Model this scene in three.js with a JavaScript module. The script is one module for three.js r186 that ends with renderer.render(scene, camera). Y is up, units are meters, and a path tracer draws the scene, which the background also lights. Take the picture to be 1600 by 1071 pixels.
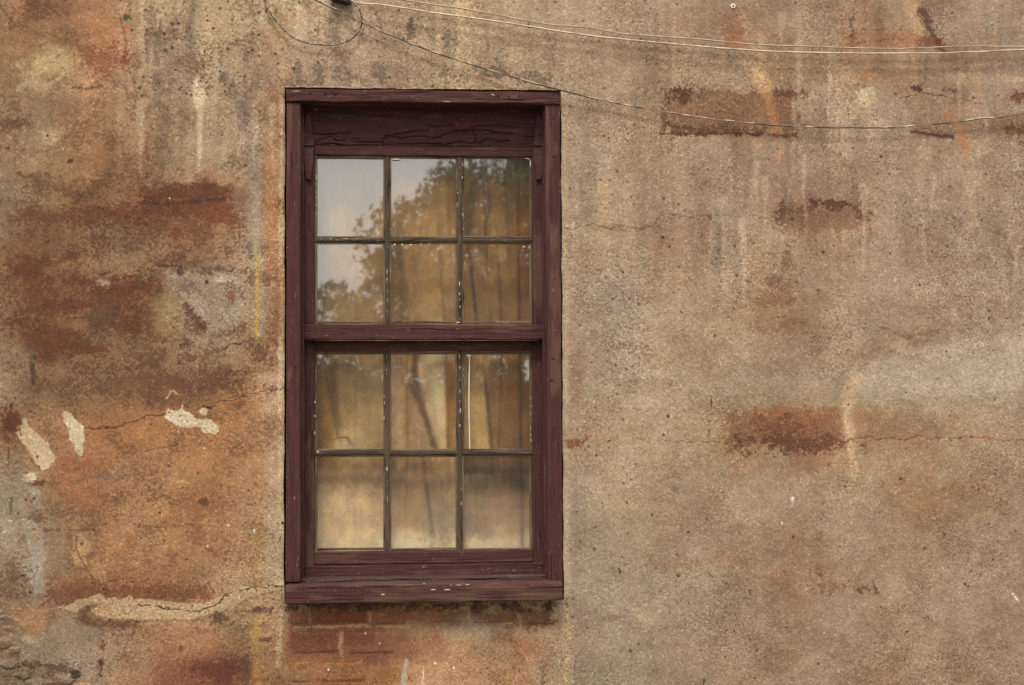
import * as THREE from 'three';
import { mergeGeometries, toCreasedNormals } from 'three/addons/utils/BufferGeometryUtils.js';
import { ImprovedNoise } from 'three/addons/math/ImprovedNoise.js';

// ---------------------------------------------------------------- camera, sky, sun, exposure
const scene = new THREE.Scene();
const EYE = new THREE.Vector3(0, 1.6, 5.55);          // standing eye height, 5.5 m in front of the wall
const YAW = 0.0768, PITCH = 0.0392;                   // turned a little right and up (tangents)
const camera = new THREE.PerspectiveCamera(27.1, 1600 / 1071, 0.1, 400);
const ROLL = 0.0043;                                   // the camera is a quarter of a degree off level
camera.position.copy(EYE); camera.up.set(ROLL, 1, 0);
camera.lookAt(EYE.x + YAW, EYE.y + PITCH, EYE.z - 1);

const renderer = new THREE.WebGLRenderer({ antialias: true });
renderer.toneMapping = THREE.LinearToneMapping;
renderer.toneMappingExposure = 1.92;
renderer.shadowMap.enabled = true;
renderer.setSize(1024, 685);

{ // bright overcast sky, broken a little by soft cloud
  const w = 512, h = 256, d = new Float32Array(w * h * 4), n = new ImprovedNoise();
  for (let j = 0; j < h; j++) for (let i = 0; i < w; i++) {
    const el = ((j + 0.5) / h - 0.5) * Math.PI, az = (i + 0.5) / w * 2 * Math.PI;
    const x = Math.cos(el) * Math.cos(az), z = Math.cos(el) * Math.sin(az), y = Math.sin(el);
    const c = n.noise(x * 2.2 + 3, y * 3.4, z * 2.2) * 0.6 + n.noise(x * 5, y * 8 + 7, z * 5) * 0.3;
    const L = (0.66 + 0.46 * Math.max(0, y)) * (1 + 0.16 * c);
    const k = (j * w + i) * 4;
    d[k] = L * 1.04; d[k + 1] = L; d[k + 2] = L * 0.94; d[k + 3] = 1;
  }
  const sky = new THREE.DataTexture(d, w, h, THREE.RGBAFormat, THREE.FloatType);
  sky.mapping = THREE.EquirectangularReflectionMapping;
  sky.magFilter = sky.minFilter = THREE.LinearFilter;
  sky.wrapS = THREE.RepeatWrapping; sky.needsUpdate = true;
  scene.background = sky; scene.environment = sky;
}
const sun = new THREE.DirectionalLight(new THREE.Color(1.0, 0.96, 0.90), 1.5);
sun.position.set(-1.6, 13.5, 7.0);
sun.target.position.set(0, 1.8, 0);
sun.castShadow = true; sun.shadow.radius = 24; sun.shadow.mapSize.set(2048, 2048);
Object.assign(sun.shadow.camera, { left: -7, right: 7, top: 7, bottom: -7, near: 0.5, far: 60 });
scene.add(sun, sun.target);

// ---------------------------------------------------------------- helpers
const fwd = new THREE.Vector3(YAW, PITCH, -1).normalize();
const right = new THREE.Vector3().crossVectors(fwd, new THREE.Vector3(ROLL, 1, 0)).normalize();
const up = new THREE.Vector3().crossVectors(right, fwd);
const FOCAL = 535.5 / Math.tan(27.1 / 2 * Math.PI / 180);
// measured point of the photograph -> place on the plane z (the survey of the wall)
function at(px, py, z = 0) {
  const d = fwd.clone().addScaledVector(right, (px - 800) / FOCAL).addScaledVector(up, (535.5 - py) / FOCAL);
  return EYE.clone().addScaledVector(d, (z - EYE.z) / d.z);
}
function rng(seed) { let a = seed >>> 0; return () => { a = (a + 0x6D2B79F5) >>> 0; let t = a; t = Math.imul(t ^ (t >>> 15), t | 1); t ^= t + Math.imul(t ^ (t >>> 7), t | 61); return ((t ^ (t >>> 14)) >>> 0) / 4294967296; }; }
const noiseGen = new ImprovedNoise();
const N3 = (x, y = 0, z = 0) => noiseGen.noise(x + 31.7, y + 11.3, z + 5.1);
const clamp01 = v => v < 0 ? 0 : v > 1 ? 1 : v;
const sstep = (a, b, v) => { const t = clamp01((v - a) / (b - a)); return t * t * (3 - 2 * t); };
const hex = s => [parseInt(s.slice(1, 3), 16), parseInt(s.slice(3, 5), 16), parseInt(s.slice(5, 7), 16)];
const used = {};
const numbered = n => { const k = used[n] = (used[n] ?? -1) + 1; return k ? n + '_' + String(k).padStart(3, '0') : n; };
function mesh(name, geo, mat, parent) { const m = new THREE.Mesh(geo, mat); m.name = name; m.castShadow = m.receiveShadow = true; (parent || scene).add(m); return m; }
function tag(o, label, category, group) { o.name = numbered(o.name); o.userData.label = label; o.userData.category = category; o.userData.kind = 'thing'; if (group) o.userData.group = group; return o; }
function setting(name, geo, mat) { const m = mesh(numbered(name), geo, mat); m.userData.kind = 'structure'; return m; }
function group(name, parent) { const g = new THREE.Group(); g.name = name; (parent || scene).add(g); return g; }

// a layered noise field, 0..1, w x h values, cell size in texels
function field(w, h, cx, cy, oct, seed) {
  const out = new Float32Array(w * h); let amp = 1, tot = 0;
  const r = rng(seed);
  for (let o = 0; o < oct; o++) {
    const gw = Math.ceil(w / cx) + 3, gh = Math.ceil(h / cy) + 3, g = new Float32Array(gw * gh);
    for (let i = 0; i < g.length; i++) g[i] = r();
    const ox = r(), oy = r();
    for (let j = 0; j < h; j++) {
      const fy = j / cy + oy, y0 = fy | 0; let ty = fy - y0; ty = ty * ty * (3 - 2 * ty);
      for (let i = 0; i < w; i++) {
        const fx = i / cx + ox, x0 = fx | 0; let tx = fx - x0; tx = tx * tx * (3 - 2 * tx);
        const k = y0 * gw + x0, a = g[k] + (g[k + 1] - g[k]) * tx, b = g[k + gw] + (g[k + gw + 1] - g[k + gw]) * tx;
        out[j * w + i] += (a + (b - a) * ty) * amp;
      }
    }
    tot += amp; amp *= 0.55; cx = Math.max(1, cx / 2); cy = Math.max(1, cy / 2);
  }
  for (let i = 0; i < out.length; i++) out[i] /= tot;
  return out;
}
// stretch a field to roughly even spread 0..1
function spread(f, k) { for (let i = 0; i < f.length; i++) f[i] = clamp01((f[i] - 0.5) * k + 0.5); return f; }

// A painter's sheet: pigment (sRGB 0..255) and relief (mm) over a rectangle of the wall, in units of 2.5 mm ("u", y down).
class Sheet {
  constructor(w, h, u0, v0, u1, v1, seed) {
    Object.assign(this, { w, h, u0, v0, u1, v1, sx: w / (u1 - u0), sy: h / (v1 - v0) });
    this.r = new Float32Array(w * h); this.g = new Float32Array(w * h); this.b = new Float32Array(w * h); this.hm = new Float32Array(w * h);
    const s = this.sx;
    this.n1 = spread(field(w, h, 1.6 * s, 1.6 * s, 2, seed + 1), 1.5);
    this.n2 = spread(field(w, h, 4.5 * s, 4.5 * s, 2, seed + 2), 1.7);
    this.n3 = spread(field(w, h, 16 * s, 16 * s, 3, seed + 3), 1.7);
    this.n3b = spread(field(w, h, 16 * s, 16 * s, 3, seed + 4), 1.7);
    this.n4 = spread(field(w, h, 60 * s, 60 * s, 4, seed + 5), 1.8);
    this.n4b = spread(field(w, h, 60 * s, 60 * s, 4, seed + 6), 1.8);
  }
  // blend a loose palette of colour notes [u, v, colour] into a ground coat
  ground(pts, sigma, warp) {
    const { w, h } = this, st = 4, gw = Math.ceil(w / st) + 2, gh = Math.ceil(h / st) + 2, G = new Float32Array(gw * gh * 3);
    for (let j = 0; j < gh; j++) for (let i = 0; i < gw; i++) {
      const u = this.u0 + i * st / this.sx, v = this.v0 + j * st / this.sy; let W = 1e-9, a = 0, b = 0, c = 0, best = 1e9, bk = null;
      for (const p of pts) { const dx = (u - p[0]), dy = (v - p[1]) * 1.15, q = dx * dx + dy * dy; if (q < best) { best = q; bk = p; } }
      for (const p of pts) { const dx = (u - p[0]), dy = (v - p[1]) * 1.15, q = dx * dx + dy * dy - best; if (q > sigma * sigma * 10) continue; const k = Math.exp(-q / (2 * sigma * sigma)); W += k; a += k * p[2][0]; b += k * p[2][1]; c += k * p[2][2]; }
      const k = (j * gw + i) * 3; G[k] = a / W; G[k + 1] = b / W; G[k + 2] = c / W;
    }
    for (let j = 0; j < h; j++) for (let i = 0; i < w; i++) {
      const q = j * w + i;
      let x = (i + ((this.n4[q] - 0.5) * 1.3 + (this.n3[q] - 0.5) * 0.7) * warp * this.sx) / st, y = (j + ((this.n4b[q] - 0.5) * 1.3 + (this.n3b[q] - 0.5) * 0.7) * warp * this.sy) / st;
      x = Math.min(gw - 2.001, Math.max(0, x)); y = Math.min(gh - 2.001, Math.max(0, y));
      const x0 = x | 0, y0 = y | 0, tx = x - x0, ty = y - y0, k = (y0 * gw + x0) * 3, k2 = k + gw * 3;
      const L = c => { const a = G[k + c] + (G[k + 3 + c] - G[k + c]) * tx, b = G[k2 + c] + (G[k2 + 3 + c] - G[k2 + c]) * tx; return a + (b - a) * ty; };
      this.r[q] = L(0); this.g[q] = L(1); this.b[q] = L(2);
    }
  }
  // lay one stain / patch / line. sd(u, v) gives the distance outside its outline
  lay(box, sd, { c, a = 1, soft = 3, grain = 0, warp = 0, wob = 0, h = 0 }) {
    const pad = soft + warp + wob + 2, { w } = this, C = c ? hex(c) : null;
    const i0 = Math.max(0, Math.floor((box[0] - pad - this.u0) * this.sx)), i1 = Math.min(this.w - 1, Math.ceil((box[2] + pad - this.u0) * this.sx));
    const j0 = Math.max(0, Math.floor((box[1] - pad - this.v0) * this.sy)), j1 = Math.min(this.h - 1, Math.ceil((box[3] + pad - this.v0) * this.sy));
    for (let j = j0; j <= j1; j++) for (let i = i0; i <= i1; i++) {
      const q = j * w + i;
      let d = sd(this.u0 + (i + 0.5) / this.sx + (wob ? ((this.n3[q] - 0.5) * 1.3 + (this.n2[q] - 0.5) * 0.6) * wob : 0), this.v0 + (j + 0.5) / this.sy + (wob ? ((this.n3b[q] - 0.5) * 1.3 + (this.n2[q] - 0.5) * 0.6) * wob : 0));
      if (warp) d += ((this.n3[q] - 0.5) * 1.2 + (this.n2[q] - 0.5) * 0.8) * warp;
      let m = clamp01(0.5 - d / (2 * soft)); if (m <= 0) continue;
      m = m * m * (3 - 2 * m);
      if (grain) { const thr = this.n1[q] * 0.74 + this.n2[q] * 0.26; const m2 = clamp01((m * (1 - 0.22 * grain) - thr) * 3.2 + 0.5) * sstep(0, 0.2, m); m += (m2 - m) * grain; }
      if (C) { const k = a * m; this.r[q] += (C[0] - this.r[q]) * k; this.g[q] += (C[1] - this.g[q]) * k; this.b[q] += (C[2] - this.b[q]) * k; }
      if (h) this.hm[q] += h * m;
    }
  }
  ell(p, rx, ry, o) { const [x, y] = this.P(p); this.lay([x - rx, y - ry, x + rx, y + ry], (u, v) => (Math.hypot((u - x) / rx, (v - y) / ry) - 1) * Math.min(rx, ry), o); }
  rect(p0, p1, o) { const [a, b] = this.P(p0), [c, d] = this.P(p1), mx = (a + c) / 2, my = (b + d) / 2, hx = (c - a) / 2, hy = (d - b) / 2; this.lay([a, b, c, d], (u, v) => { const x = Math.abs(u - mx) - hx, y = Math.abs(v - my) - hy; return Math.hypot(Math.max(x, 0), Math.max(y, 0)) + Math.min(Math.max(x, y), 0); }, o); }
  line(pts, w0, w1, o) {
    const P = pts.map(p => this.P(p)), n = P.length - 1, mw = Math.max(w0, w1);
    const xs = P.map(p => p[0]), ys = P.map(p => p[1]);
    this.lay([Math.min(...xs) - mw, Math.min(...ys) - mw, Math.max(...xs) + mw, Math.max(...ys) + mw], (u, v) => {
      let best = 1e9;
      for (let k = 0; k < n; k++) { const ax = P[k][0], ay = P[k][1], bx = P[k + 1][0] - ax, by = P[k + 1][1] - ay; const t = clamp01(((u - ax) * bx + (v - ay) * by) / (bx * bx + by * by + 1e-9)); const d = Math.hypot(u - ax - bx * t, v - ay - by * t) - (w0 + (w1 - w0) * (k + t) / n); if (d < best) best = d; }
      return best;
    }, o);
  }
  poly(pts, o) {
    const P = pts.map(p => this.P(p)), n = P.length, xs = P.map(p => p[0]), ys = P.map(p => p[1]);
    this.lay([Math.min(...xs), Math.min(...ys), Math.max(...xs), Math.max(...ys)], (u, v) => {
      let best = 1e9, inside = false;
      for (let k = 0, l = n - 1; k < n; l = k++) {
        const ax = P[k][0], ay = P[k][1], bx = P[l][0] - ax, by = P[l][1] - ay, t = clamp01(((u - ax) * bx + (v - ay) * by) / (bx * bx + by * by + 1e-9));
        best = Math.min(best, Math.hypot(u - ax - bx * t, v - ay - by * t));
        if ((P[k][1] > v) !== (P[l][1] > v) && u < (P[l][0] - P[k][0]) * (v - P[k][1]) / (P[l][1] - P[k][1]) + P[k][0]) inside = !inside;
      }
      return inside ? -best : best;
    }, o);
  }
  P(p) { return this.zp === undefined ? p : toU(at(p[0], p[1], this.zp)); }
  colourTexture() {
    const { w, h } = this, d = new Uint8Array(w * h * 4), B = v => v < 0 ? 0 : v > 255 ? 255 : v;
    for (let j = 0; j < h; j++) for (let i = 0; i < w; i++) { const q = j * w + i, k = ((h - 1 - j) * w + i) * 4; d[k] = B(this.r[q]); d[k + 1] = B(this.g[q]); d[k + 2] = B(this.b[q]); d[k + 3] = 255; }
    const t = new THREE.DataTexture(d, w, h); t.colorSpace = THREE.SRGBColorSpace; t.magFilter = t.minFilter = THREE.LinearFilter; t.needsUpdate = true; return t;
  }
  reliefTexture(lo, hi) {
    const { w, h } = this, d = new Uint8Array(w * h * 4);
    for (let j = 0; j < h; j++) for (let i = 0; i < w; i++) { const q = j * w + i, k = ((h - 1 - j) * w + i) * 4; d[k] = d[k + 1] = d[k + 2] = clamp01((this.hm[q] - lo) / (hi - lo)) * 255; d[k + 3] = 255; }
    const t = new THREE.DataTexture(d, w, h); t.magFilter = t.minFilter = THREE.LinearFilter; t.needsUpdate = true; return t;
  }
}
const U = 400;                                         // wall units per metre
const toU = p => [p.x * U, -p.y * U];

// ---------------------------------------------------------------- the stucco wall: pigment and relief
const WX0 = -2.5, WX1 = 3.6, WY0 = 0, WY1 = 4.07;      // wall slab, metres
const wallSheet = new Sheet(2048, 1366, WX0 * U, -WY1 * U, WX1 * U, -WY0 * U, 11);
wallSheet.zp = 0;
{
  const S = wallSheet;
  const rows = {   // weathering colours noted along the wall, one row per height: [place, colour] ...
    20: [20, '#94704a', 80, '#7f5432', 120, '#8d6640', 170, '#9f7144', 230, '#a88c66', 300, '#ab9069', 380, '#b59b73', 450, '#b39a76', 520, '#b09574', 620, '#ab9170', 720, '#b0956f', 820, '#a98d69', 900, '#a48868', 980, '#977a5b', 1060, '#957758', 1130, '#8b6a4c', 1200, '#92704f', 1260, '#937454', 1330, '#8d6a4a', 1420, '#a5825c', 1460, '#7e5e44', 1530, '#8f7458', 1590, '#9a7f61'],
    100: [20, '#8a663f', 90, '#a08253', 170, '#9c6c42', 215, '#a58a66', 260, '#8f775a', 330, '#a58b67', 400, '#a88b68', 450, '#a3876a', 520, '#a08668', 620, '#9d8365', 720, '#a58b68', 820, '#a18463', 900, '#9f8360', 980, '#997c5c', 1060, '#937656', 1130, '#957554', 1190, '#a5835c', 1260, '#92724f', 1330, '#96704a', 1420, '#9e7a55', 1480, '#8b6c50', 1560, '#94785b'],
    180: [20, '#8a6a48', 80, '#977653', 150, '#8f6a42', 200, '#9b7850', 260, '#94795a', 310, '#a08763', 370, '#9f8463', 420, '#97754f', 890, '#a18969', 960, '#9c8262', 1050, '#937450', 1150, '#906c48', 1250, '#94775a', 1340, '#a0886a', 1420, '#937458', 1500, '#97795a', 1580, '#8d7157'],
    250: [20, '#8a6b4b', 80, '#94744d', 150, '#8c6238', 200, '#8a5f3a', 250, '#98815f', 310, '#a18966', 360, '#a58c67', 400, '#948067', 430, '#a2724a', 890, '#a08769', 950, '#a38a69', 1030, '#997d5e', 1120, '#967a5b', 1220, '#93765a', 1330, '#94795d', 1420, '#93795d', 1500, '#9c8162', 1580, '#937b61'],
    320: [20, '#7d6145', 80, '#85602f', 140, '#744a26', 200, '#7a4f2c', 250, '#774a28', 310, '#824f2a', 350, '#93582c', 385, '#8e7a60', 430, '#a8703f', 900, '#a18868', 950, '#a68a66', 1050, '#94755a', 1150, '#977b5f', 1250, '#896647', 1340, '#8b6a4c', 1450, '#90775d', 1550, '#957c60'],
    400: [20, '#7c5632', 60, '#6e4826', 120, '#85603a', 180, '#8a6a45', 230, '#8b6b49', 300, '#876040', 350, '#92673f', 385, '#9a8a70', 405, '#a8946f', 430, '#a06d40', 900, '#9a8263', 960, '#a68b67', 1040, '#967353', 1120, '#9a8264', 1220, '#9f805c', 1300, '#967553', 1380, '#987c5f', 1480, '#90755b', 1570, '#8f765e'],
    470: [20, '#86653f', 60, '#73492a', 110, '#7d552f', 180, '#82552f', 230, '#7a4d2a', 265, '#97804f', 310, '#97846c', 360, '#9c8a70', 430, '#9a6a40', 900, '#9b8463', 960, '#8e7d66', 1040, '#a0855f', 1120, '#9f8160', 1220, '#936f4d', 1300, '#9a7d5d', 1400, '#8f7558', 1500, '#957a5f', 1570, '#917b62'],
    540: [20, '#8a6e4c', 60, '#6d4224', 110, '#7c5532', 180, '#84623f', 230, '#855f3a', 290, '#947956', 350, '#957a58', 400, '#976d46', 435, '#8e6138', 900, '#94795a', 960, '#92836b', 1040, '#a28763', 1150, '#a08460', 1250, '#94775a', 1350, '#93795d', 1420, '#937555', 1500, '#9a8466', 1580, '#a08c6c'],
    600: [20, '#8b7353', 50, '#77512d', 110, '#8a6941', 180, '#8c6640', 250, '#7a5230', 330, '#7f5634', 400, '#9a6d40', 435, '#a88b66', 900, '#988063', 960, '#9a8566', 1040, '#9c8566', 1150, '#97815f', 1250, '#948063', 1330, '#a38c69', 1420, '#9b8769', 1520, '#9c886a', 1590, '#9a876b'],
    680: [15, '#7c5433', 50, '#9a7148', 100, '#a0764a', 160, '#935f30', 230, '#9d6c3a', 300, '#a5723e', 370, '#9c6a38', 430, '#a3835c', 900, '#95714e', 960, '#a18865', 1040, '#a38a66', 1120, '#a1835d', 1180, '#8f6640', 1250, '#84573a', 1300, '#8c5d38', 1335, '#a47f54', 1400, '#94714e', 1500, '#a1835f', 1590, '#9c8160'],
    760: [15, '#8b7a60', 60, '#8d6b45', 120, '#a26a38', 180, '#9a6f42', 250, '#a87c4c', 330, '#94683a', 400, '#9a6a3a', 435, '#ab9069', 900, '#96856a', 960, '#a38b65', 1060, '#957c5d', 1160, '#987d5b', 1240, '#937556', 1330, '#9a805e', 1430, '#94714c', 1530, '#92714e', 1595, '#8b7156'],
    850: [15, '#8a755a', 55, '#948570', 90, '#86623c', 140, '#a4774a', 200, '#a27447', 270, '#a4753f', 340, '#9f7040', 400, '#a88150', 435, '#b39b74', 900, '#8c7d66', 960, '#998561', 1060, '#937a5b', 1160, '#977c5c', 1260, '#8e6c4b', 1350, '#94775a', 1430, '#967653', 1530, '#927659', 1595, '#8c7257'],
    920: [15, '#7c6145', 55, '#907d62', 90, '#85592f', 140, '#7d4f2b', 200, '#84552d', 260, '#865831', 330, '#9a7146', 400, '#b08c5c', 435, '#a88b66', 900, '#8a7d69', 960, '#97866a', 1060, '#928064', 1160, '#92795b', 1260, '#876040', 1350, '#8f6f50', 1430, '#93795d', 1530, '#8c7259'],
    980: [15, '#7d654a', 60, '#907048', 110, '#8d7354', 150, '#85694c', 200, '#9a7450', 270, '#ad8152', 330, '#a27a52', 390, '#9c7c4c', 430, '#a58158', 480, '#7f5030', 550, '#7c4b2b', 620, '#8a6039', 680, '#9a7549', 740, '#8f7a5c', 800, '#83613d', 850, '#9a7049', 885, '#a78b63', 910, '#8b7d69', 980, '#948266', 1080, '#8f775a', 1200, '#8e7358', 1300, '#8b7056', 1400, '#8f7152', 1550, '#8d7055'],
    1040: [15, '#6d5c48', 60, '#7d6b54', 120, '#8b765c', 200, '#967452', 260, '#8a5530', 320, '#7f4d2c', 370, '#7d5834', 400, '#9a743c', 435, '#8b5c36', 500, '#8d5a30', 570, '#94622f', 640, '#b08455', 700, '#b48a5c', 760, '#a8774a', 830, '#a87a4c', 880, '#a58a62', 910, '#807360', 980, '#85745c', 1080, '#8a7358', 1200, '#8e6f51', 1300, '#8b6c4e', 1420, '#916f4e', 1560, '#8a6a4b'],
  };
  const pts = [];
  for (const y in rows) for (let k = 0; k < rows[y].length; k += 2) pts.push([...S.P([rows[y][k], +y]), hex(rows[y][k + 1])]);
  // the wall goes on past the picture in the same tones
  const rr = rng(5), tones = ['#8f7152', '#97795a', '#8a6a48', '#9c8262', '#86653f', '#a08763'];
  for (let x = -350; x <= 2000; x += 110) for (const y of [-330, -220, -110, 1160, 1270, 1380]) pts.push([...S.P([x + rr() * 60, y + rr() * 50]), hex(tones[rr() * 6 | 0])]);
  for (let y = 0; y <= 1071; y += 90) for (const x of [-330, -220, -100, 1700, 1810, 1920, 2030]) pts.push([...S.P([x + rr() * 50, y + rr() * 40]), hex(tones[rr() * 6 | 0])]);
  S.ground(pts, 34, 26);

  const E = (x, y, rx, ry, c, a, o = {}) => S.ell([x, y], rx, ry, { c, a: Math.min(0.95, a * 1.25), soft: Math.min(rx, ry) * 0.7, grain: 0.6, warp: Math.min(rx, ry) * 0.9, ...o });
  const L = (pts, w0, w1, c, a, o = {}) => { const thin = Math.max(w0, w1) < 1.7, q = { c, a, soft: 1.2, warp: 1.5, ...o }; if (thin) { q.wob = 3 + q.warp; q.warp = 0.5; q.soft = Math.min(q.soft, 1.6); w0 *= 0.7; w1 *= 0.7; } S.line(pts, w0, w1, q); };
  const PG = (pts, c, a, o = {}) => S.poly(pts, { c, a, soft: 1.5, warp: 3, ...o });
  // rain streaks: a field drawn out downwards
  const st = spread(field(S.w, S.h, 9, 130, 3, 77), 2.0), st2 = spread(field(S.w, S.h, 26, 260, 2, 78), 2.0);
  for (let q = 0; q < st.length; q++) { const i = q % S.w, u = i / S.sx + S.u0, v = (q / S.w | 0) / S.sy + S.v0, k = 0.3 + 0.7 * sstep(-620, -900, v + 60 * (S.n4[q] - 0.5)), f = 1 + ((st[q] - 0.5) * 0.13 + (st2[q] - 0.5) * 0.10) * k; S.r[q] *= f; S.g[q] *= f; S.b[q] *= f * 1.0; }
  // cloudy rust and grey blooming through the sand face
  const b1 = spread(field(S.w, S.h, 26, 20, 4, 79), 2.2), b2 = spread(field(S.w, S.h, 42, 34, 4, 80), 2.2), g1 = spread(field(S.w, S.h, 2.4, 2.4, 2, 81), 1.6), g2 = spread(field(S.w, S.h, 3, 3, 2, 82), 1.6);
  for (let q = 0; q < b1.length; q++) {
    const i = q % S.w, u = i / S.sx + S.u0, left = 1 - sstep(-130, 20, u);
    const v = (q / S.w | 0) / S.sy + S.v0, core = left * sstep(-1010, -930, v) * sstep(-610, -680, v);
    const k1 = sstep(0.52 - 0.06 * core, 0.80 - 0.06 * core, b1[q] * 0.5 + g1[q] * 0.5) * (0.2 + 0.24 * left + 0.24 * core), k2 = sstep(0.54, 0.82, b2[q] * 0.55 + g2[q] * 0.45) * 0.22;
    S.r[q] += (88 - S.r[q]) * k1; S.g[q] += (54 - S.g[q]) * k1; S.b[q] += (28 - S.b[q]) * k1;
    S.r[q] += (176 - S.r[q]) * k2; S.g[q] += (150 - S.g[q]) * k2; S.b[q] += (115 - S.b[q]) * k2;
  }

  for (let q = 0; q < b1.length; q++) { // lime bloom over the right half, in broad clouds
    const i = q % S.w, u = i / S.sx + S.u0, k = sstep(90, 130, u) * (0.08 + 0.34 * sstep(0.3, 0.8, S.n4b[q] * 0.7 + S.n3[q] * 0.3));
    S.r[q] += (166 - S.r[q]) * k; S.g[q] += (147 - S.g[q]) * k; S.b[q] += (121 - S.b[q]) * k;
  }
  // ---- upper left
  E(165, 60, 36, 46, '#a8713f', 0.5); L([[188, 30], [197, 68], [193, 98]], 2, 2, '#75421f', 0.55, { soft: 2.5, grain: 0.5 });
  E(82, 100, 40, 20, '#b39d66', 0.6); L([[36, 88], [70, 66], [110, 60], [140, 82]], 5, 5, '#75502b', 0.4, { soft: 7, grain: 0.7, warp: 6 });
  E(55, 16, 34, 16, '#663c20', 0.55); E(30, 42, 16, 10, '#6d4426', 0.5); E(155, 95, 38, 22, '#7a452a', 0.55, { grain: 0.95 });
  L([[112, 137], [135, 138], [158, 134]], 2.5, 2, '#503519', 0.6, { soft: 3, grain: 0.8 }); E(200, 28, 9, 4, '#453c26', 0.8); E(60, 135, 40, 10, '#b09a70', 0.45);
  E(30, 60, 34, 14, '#7d5230', 0.4); E(120, 175, 40, 16, '#7a522c', 0.35); E(20, 195, 20, 9, '#5f3c22', 0.5); E(75, 215, 14, 12, '#b29a70', 0.5);
  E(240, 62, 12, 56, '#705c46', 0.6, { grain: 0.85 }); E(300, 60, 9, 56, '#826f57', 0.5, { grain: 0.8 }); E(307, 105, 14, 20, '#7d5a3e', 0.45, { grain: 0.9 });
  L([[195, 126], [240, 129], [330, 128]], 1.6, 1.2, '#6a533d', 0.5, { grain: 0.8, soft: 2 });
  E(410, 110, 24, 26, '#7d6850', 0.4, { grain: 0.9 }); E(385, 85, 6, 12, '#695641', 0.5, { grain: 0.9 }); E(349, 122, 4, 8, '#69553f', 0.6);
  L([[309, 128], [311, 150]], 9, 9, '#cbb792', 0.7, { soft: 4 }); L([[310, 140], [312, 190], [311, 265]], 8, 2, '#c7b38d', 0.85, { soft: 4, warp: 2 });
  L([[372, 140], [392, 220], [400, 290], [396, 390]], 7, 15, '#877b68', 0.5, { soft: 14, grain: 0.5 }); E(380, 160, 18, 40, '#746350', 0.4, { grain: 0.9 });
  L([[428, 190], [424, 300], [424, 420]], 7, 10, '#ad723d', 0.6, { soft: 8, grain: 0.4, warp: 5 }); L([[430, 140], [436, 200]], 10, 8, '#93623d', 0.5, { soft: 8, grain: 0.6 });
  L([[398, 290], [402, 400], [404, 520]], 7, 9, '#a5947a', 0.55, { soft: 8, grain: 0.4 });
  L([[439.5, 150], [439, 500], [437, 910]], 3.6, 4.5, '#bba57e', 0.75, { soft: 3, grain: 0.5, warp: 4 });
  L([[424, 720], [427, 905]], 9, 14, '#b39b73', 0.65, { soft: 9, grain: 0.3, warp: 6 });
  // rust showing through as a block
  S.rect([220, 288], [364, 342], { c: '#5f3417', a: 0.85, soft: 8, grain: 0.7, warp: 12 }); S.rect([250, 284], [340, 312], { c: '#5a2f17', a: 0.5, soft: 5, grain: 0.8, warp: 6 });
  L([[215, 317], [270, 318], [350, 312]], 3, 3, '#3a1f10', 0.65, { soft: 4, grain: 0.6, warp: 4 }); S.rect([322, 318], [366, 350], { c: '#784220', a: 0.55, soft: 8, grain: 0.4, warp: 6 });
  E(260, 352, 40, 14, '#6b4022', 0.5); E(310, 370, 30, 12, '#5f3a1e', 0.4, { grain: 0.9 }); E(375, 315, 8, 24, '#77604a', 0.5);
  L([[60, 280], [92, 297], [120, 303], [146, 297], [168, 276]], 8, 9, '#5a371c', 0.55, { soft: 9, grain: 0.7, warp: 8 }); L([[26, 270], [38, 276], [62, 273]], 2.5, 2.5, '#5a381f', 0.6, { soft: 3, grain: 0.7 });
  L([[10, 340], [110, 338], [222, 333]], 9, 14, '#5f3216', 0.65, { soft: 10, grain: 0.7, warp: 10 }); E(9, 322, 10, 62, '#7a6a54', 0.4, { grain: 0.8 }); E(130, 245, 14, 14, '#7a5f2a', 0.4); E(110, 252, 3, 2.5, '#3d2918', 0.8);
  for (const [x, y, rx, ry] of [[45, 415, 32, 18], [48, 468, 30, 40], [238, 450, 20, 13], [190, 447, 42, 13], [70, 528, 46, 24], [130, 440, 42, 9], [65, 550, 30, 20], [112, 402, 18, 8], [92, 480, 30, 15], [205, 510, 40, 18], [180, 470, 60, 30], [30, 505, 24, 12], [140, 545, 40, 10]]) E(x, y, rx, ry, '#5c3014', 0.62, { grain: 0.6 });
  E(158, 512, 26, 28, '#5a4430', 0.45, { grain: 0.95 }); E(160, 442, 10, 6, '#ab987a', 0.6); E(275, 430, 14, 8, '#aa9168', 0.5);
  L([[50, 553], [51, 600]], 5, 2.2, '#382113', 0.7, { soft: 3, grain: 0.5 });
  E(20, 560, 26, 22, '#93805f', 0.45); E(20, 610, 26, 18, '#8f7d5e', 0.5); E(40, 610, 16, 20, '#6b4d30', 0.4, { grain: 0.9 });
  // grey skim wedge with trowel sweeps
  PG([[248, 418], [372, 418], [380, 470], [370, 505], [330, 520], [296, 500], [266, 458]], '#9d8f79', 0.5, { soft: 9, warp: 8 });
  for (let k = 0; k < 6; k++) L([[249 + k * 3, 428], [261 + k * 3.5, 458], [283 + k * 4, 486], [304 + k * 4, 505 + k]], 0.7, 0.5, '#5d4a38', 0.35, { soft: 1, h: -0.8 });
  L([[290, 478], [303, 494], [314, 508]], 6, 8, '#52301c', 0.8, { soft: 4, grain: 1, warp: 5 }); L([[246, 415], [284, 416]], 2, 2, '#45271a', 0.75, { soft: 2, grain: 0.8 });
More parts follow.
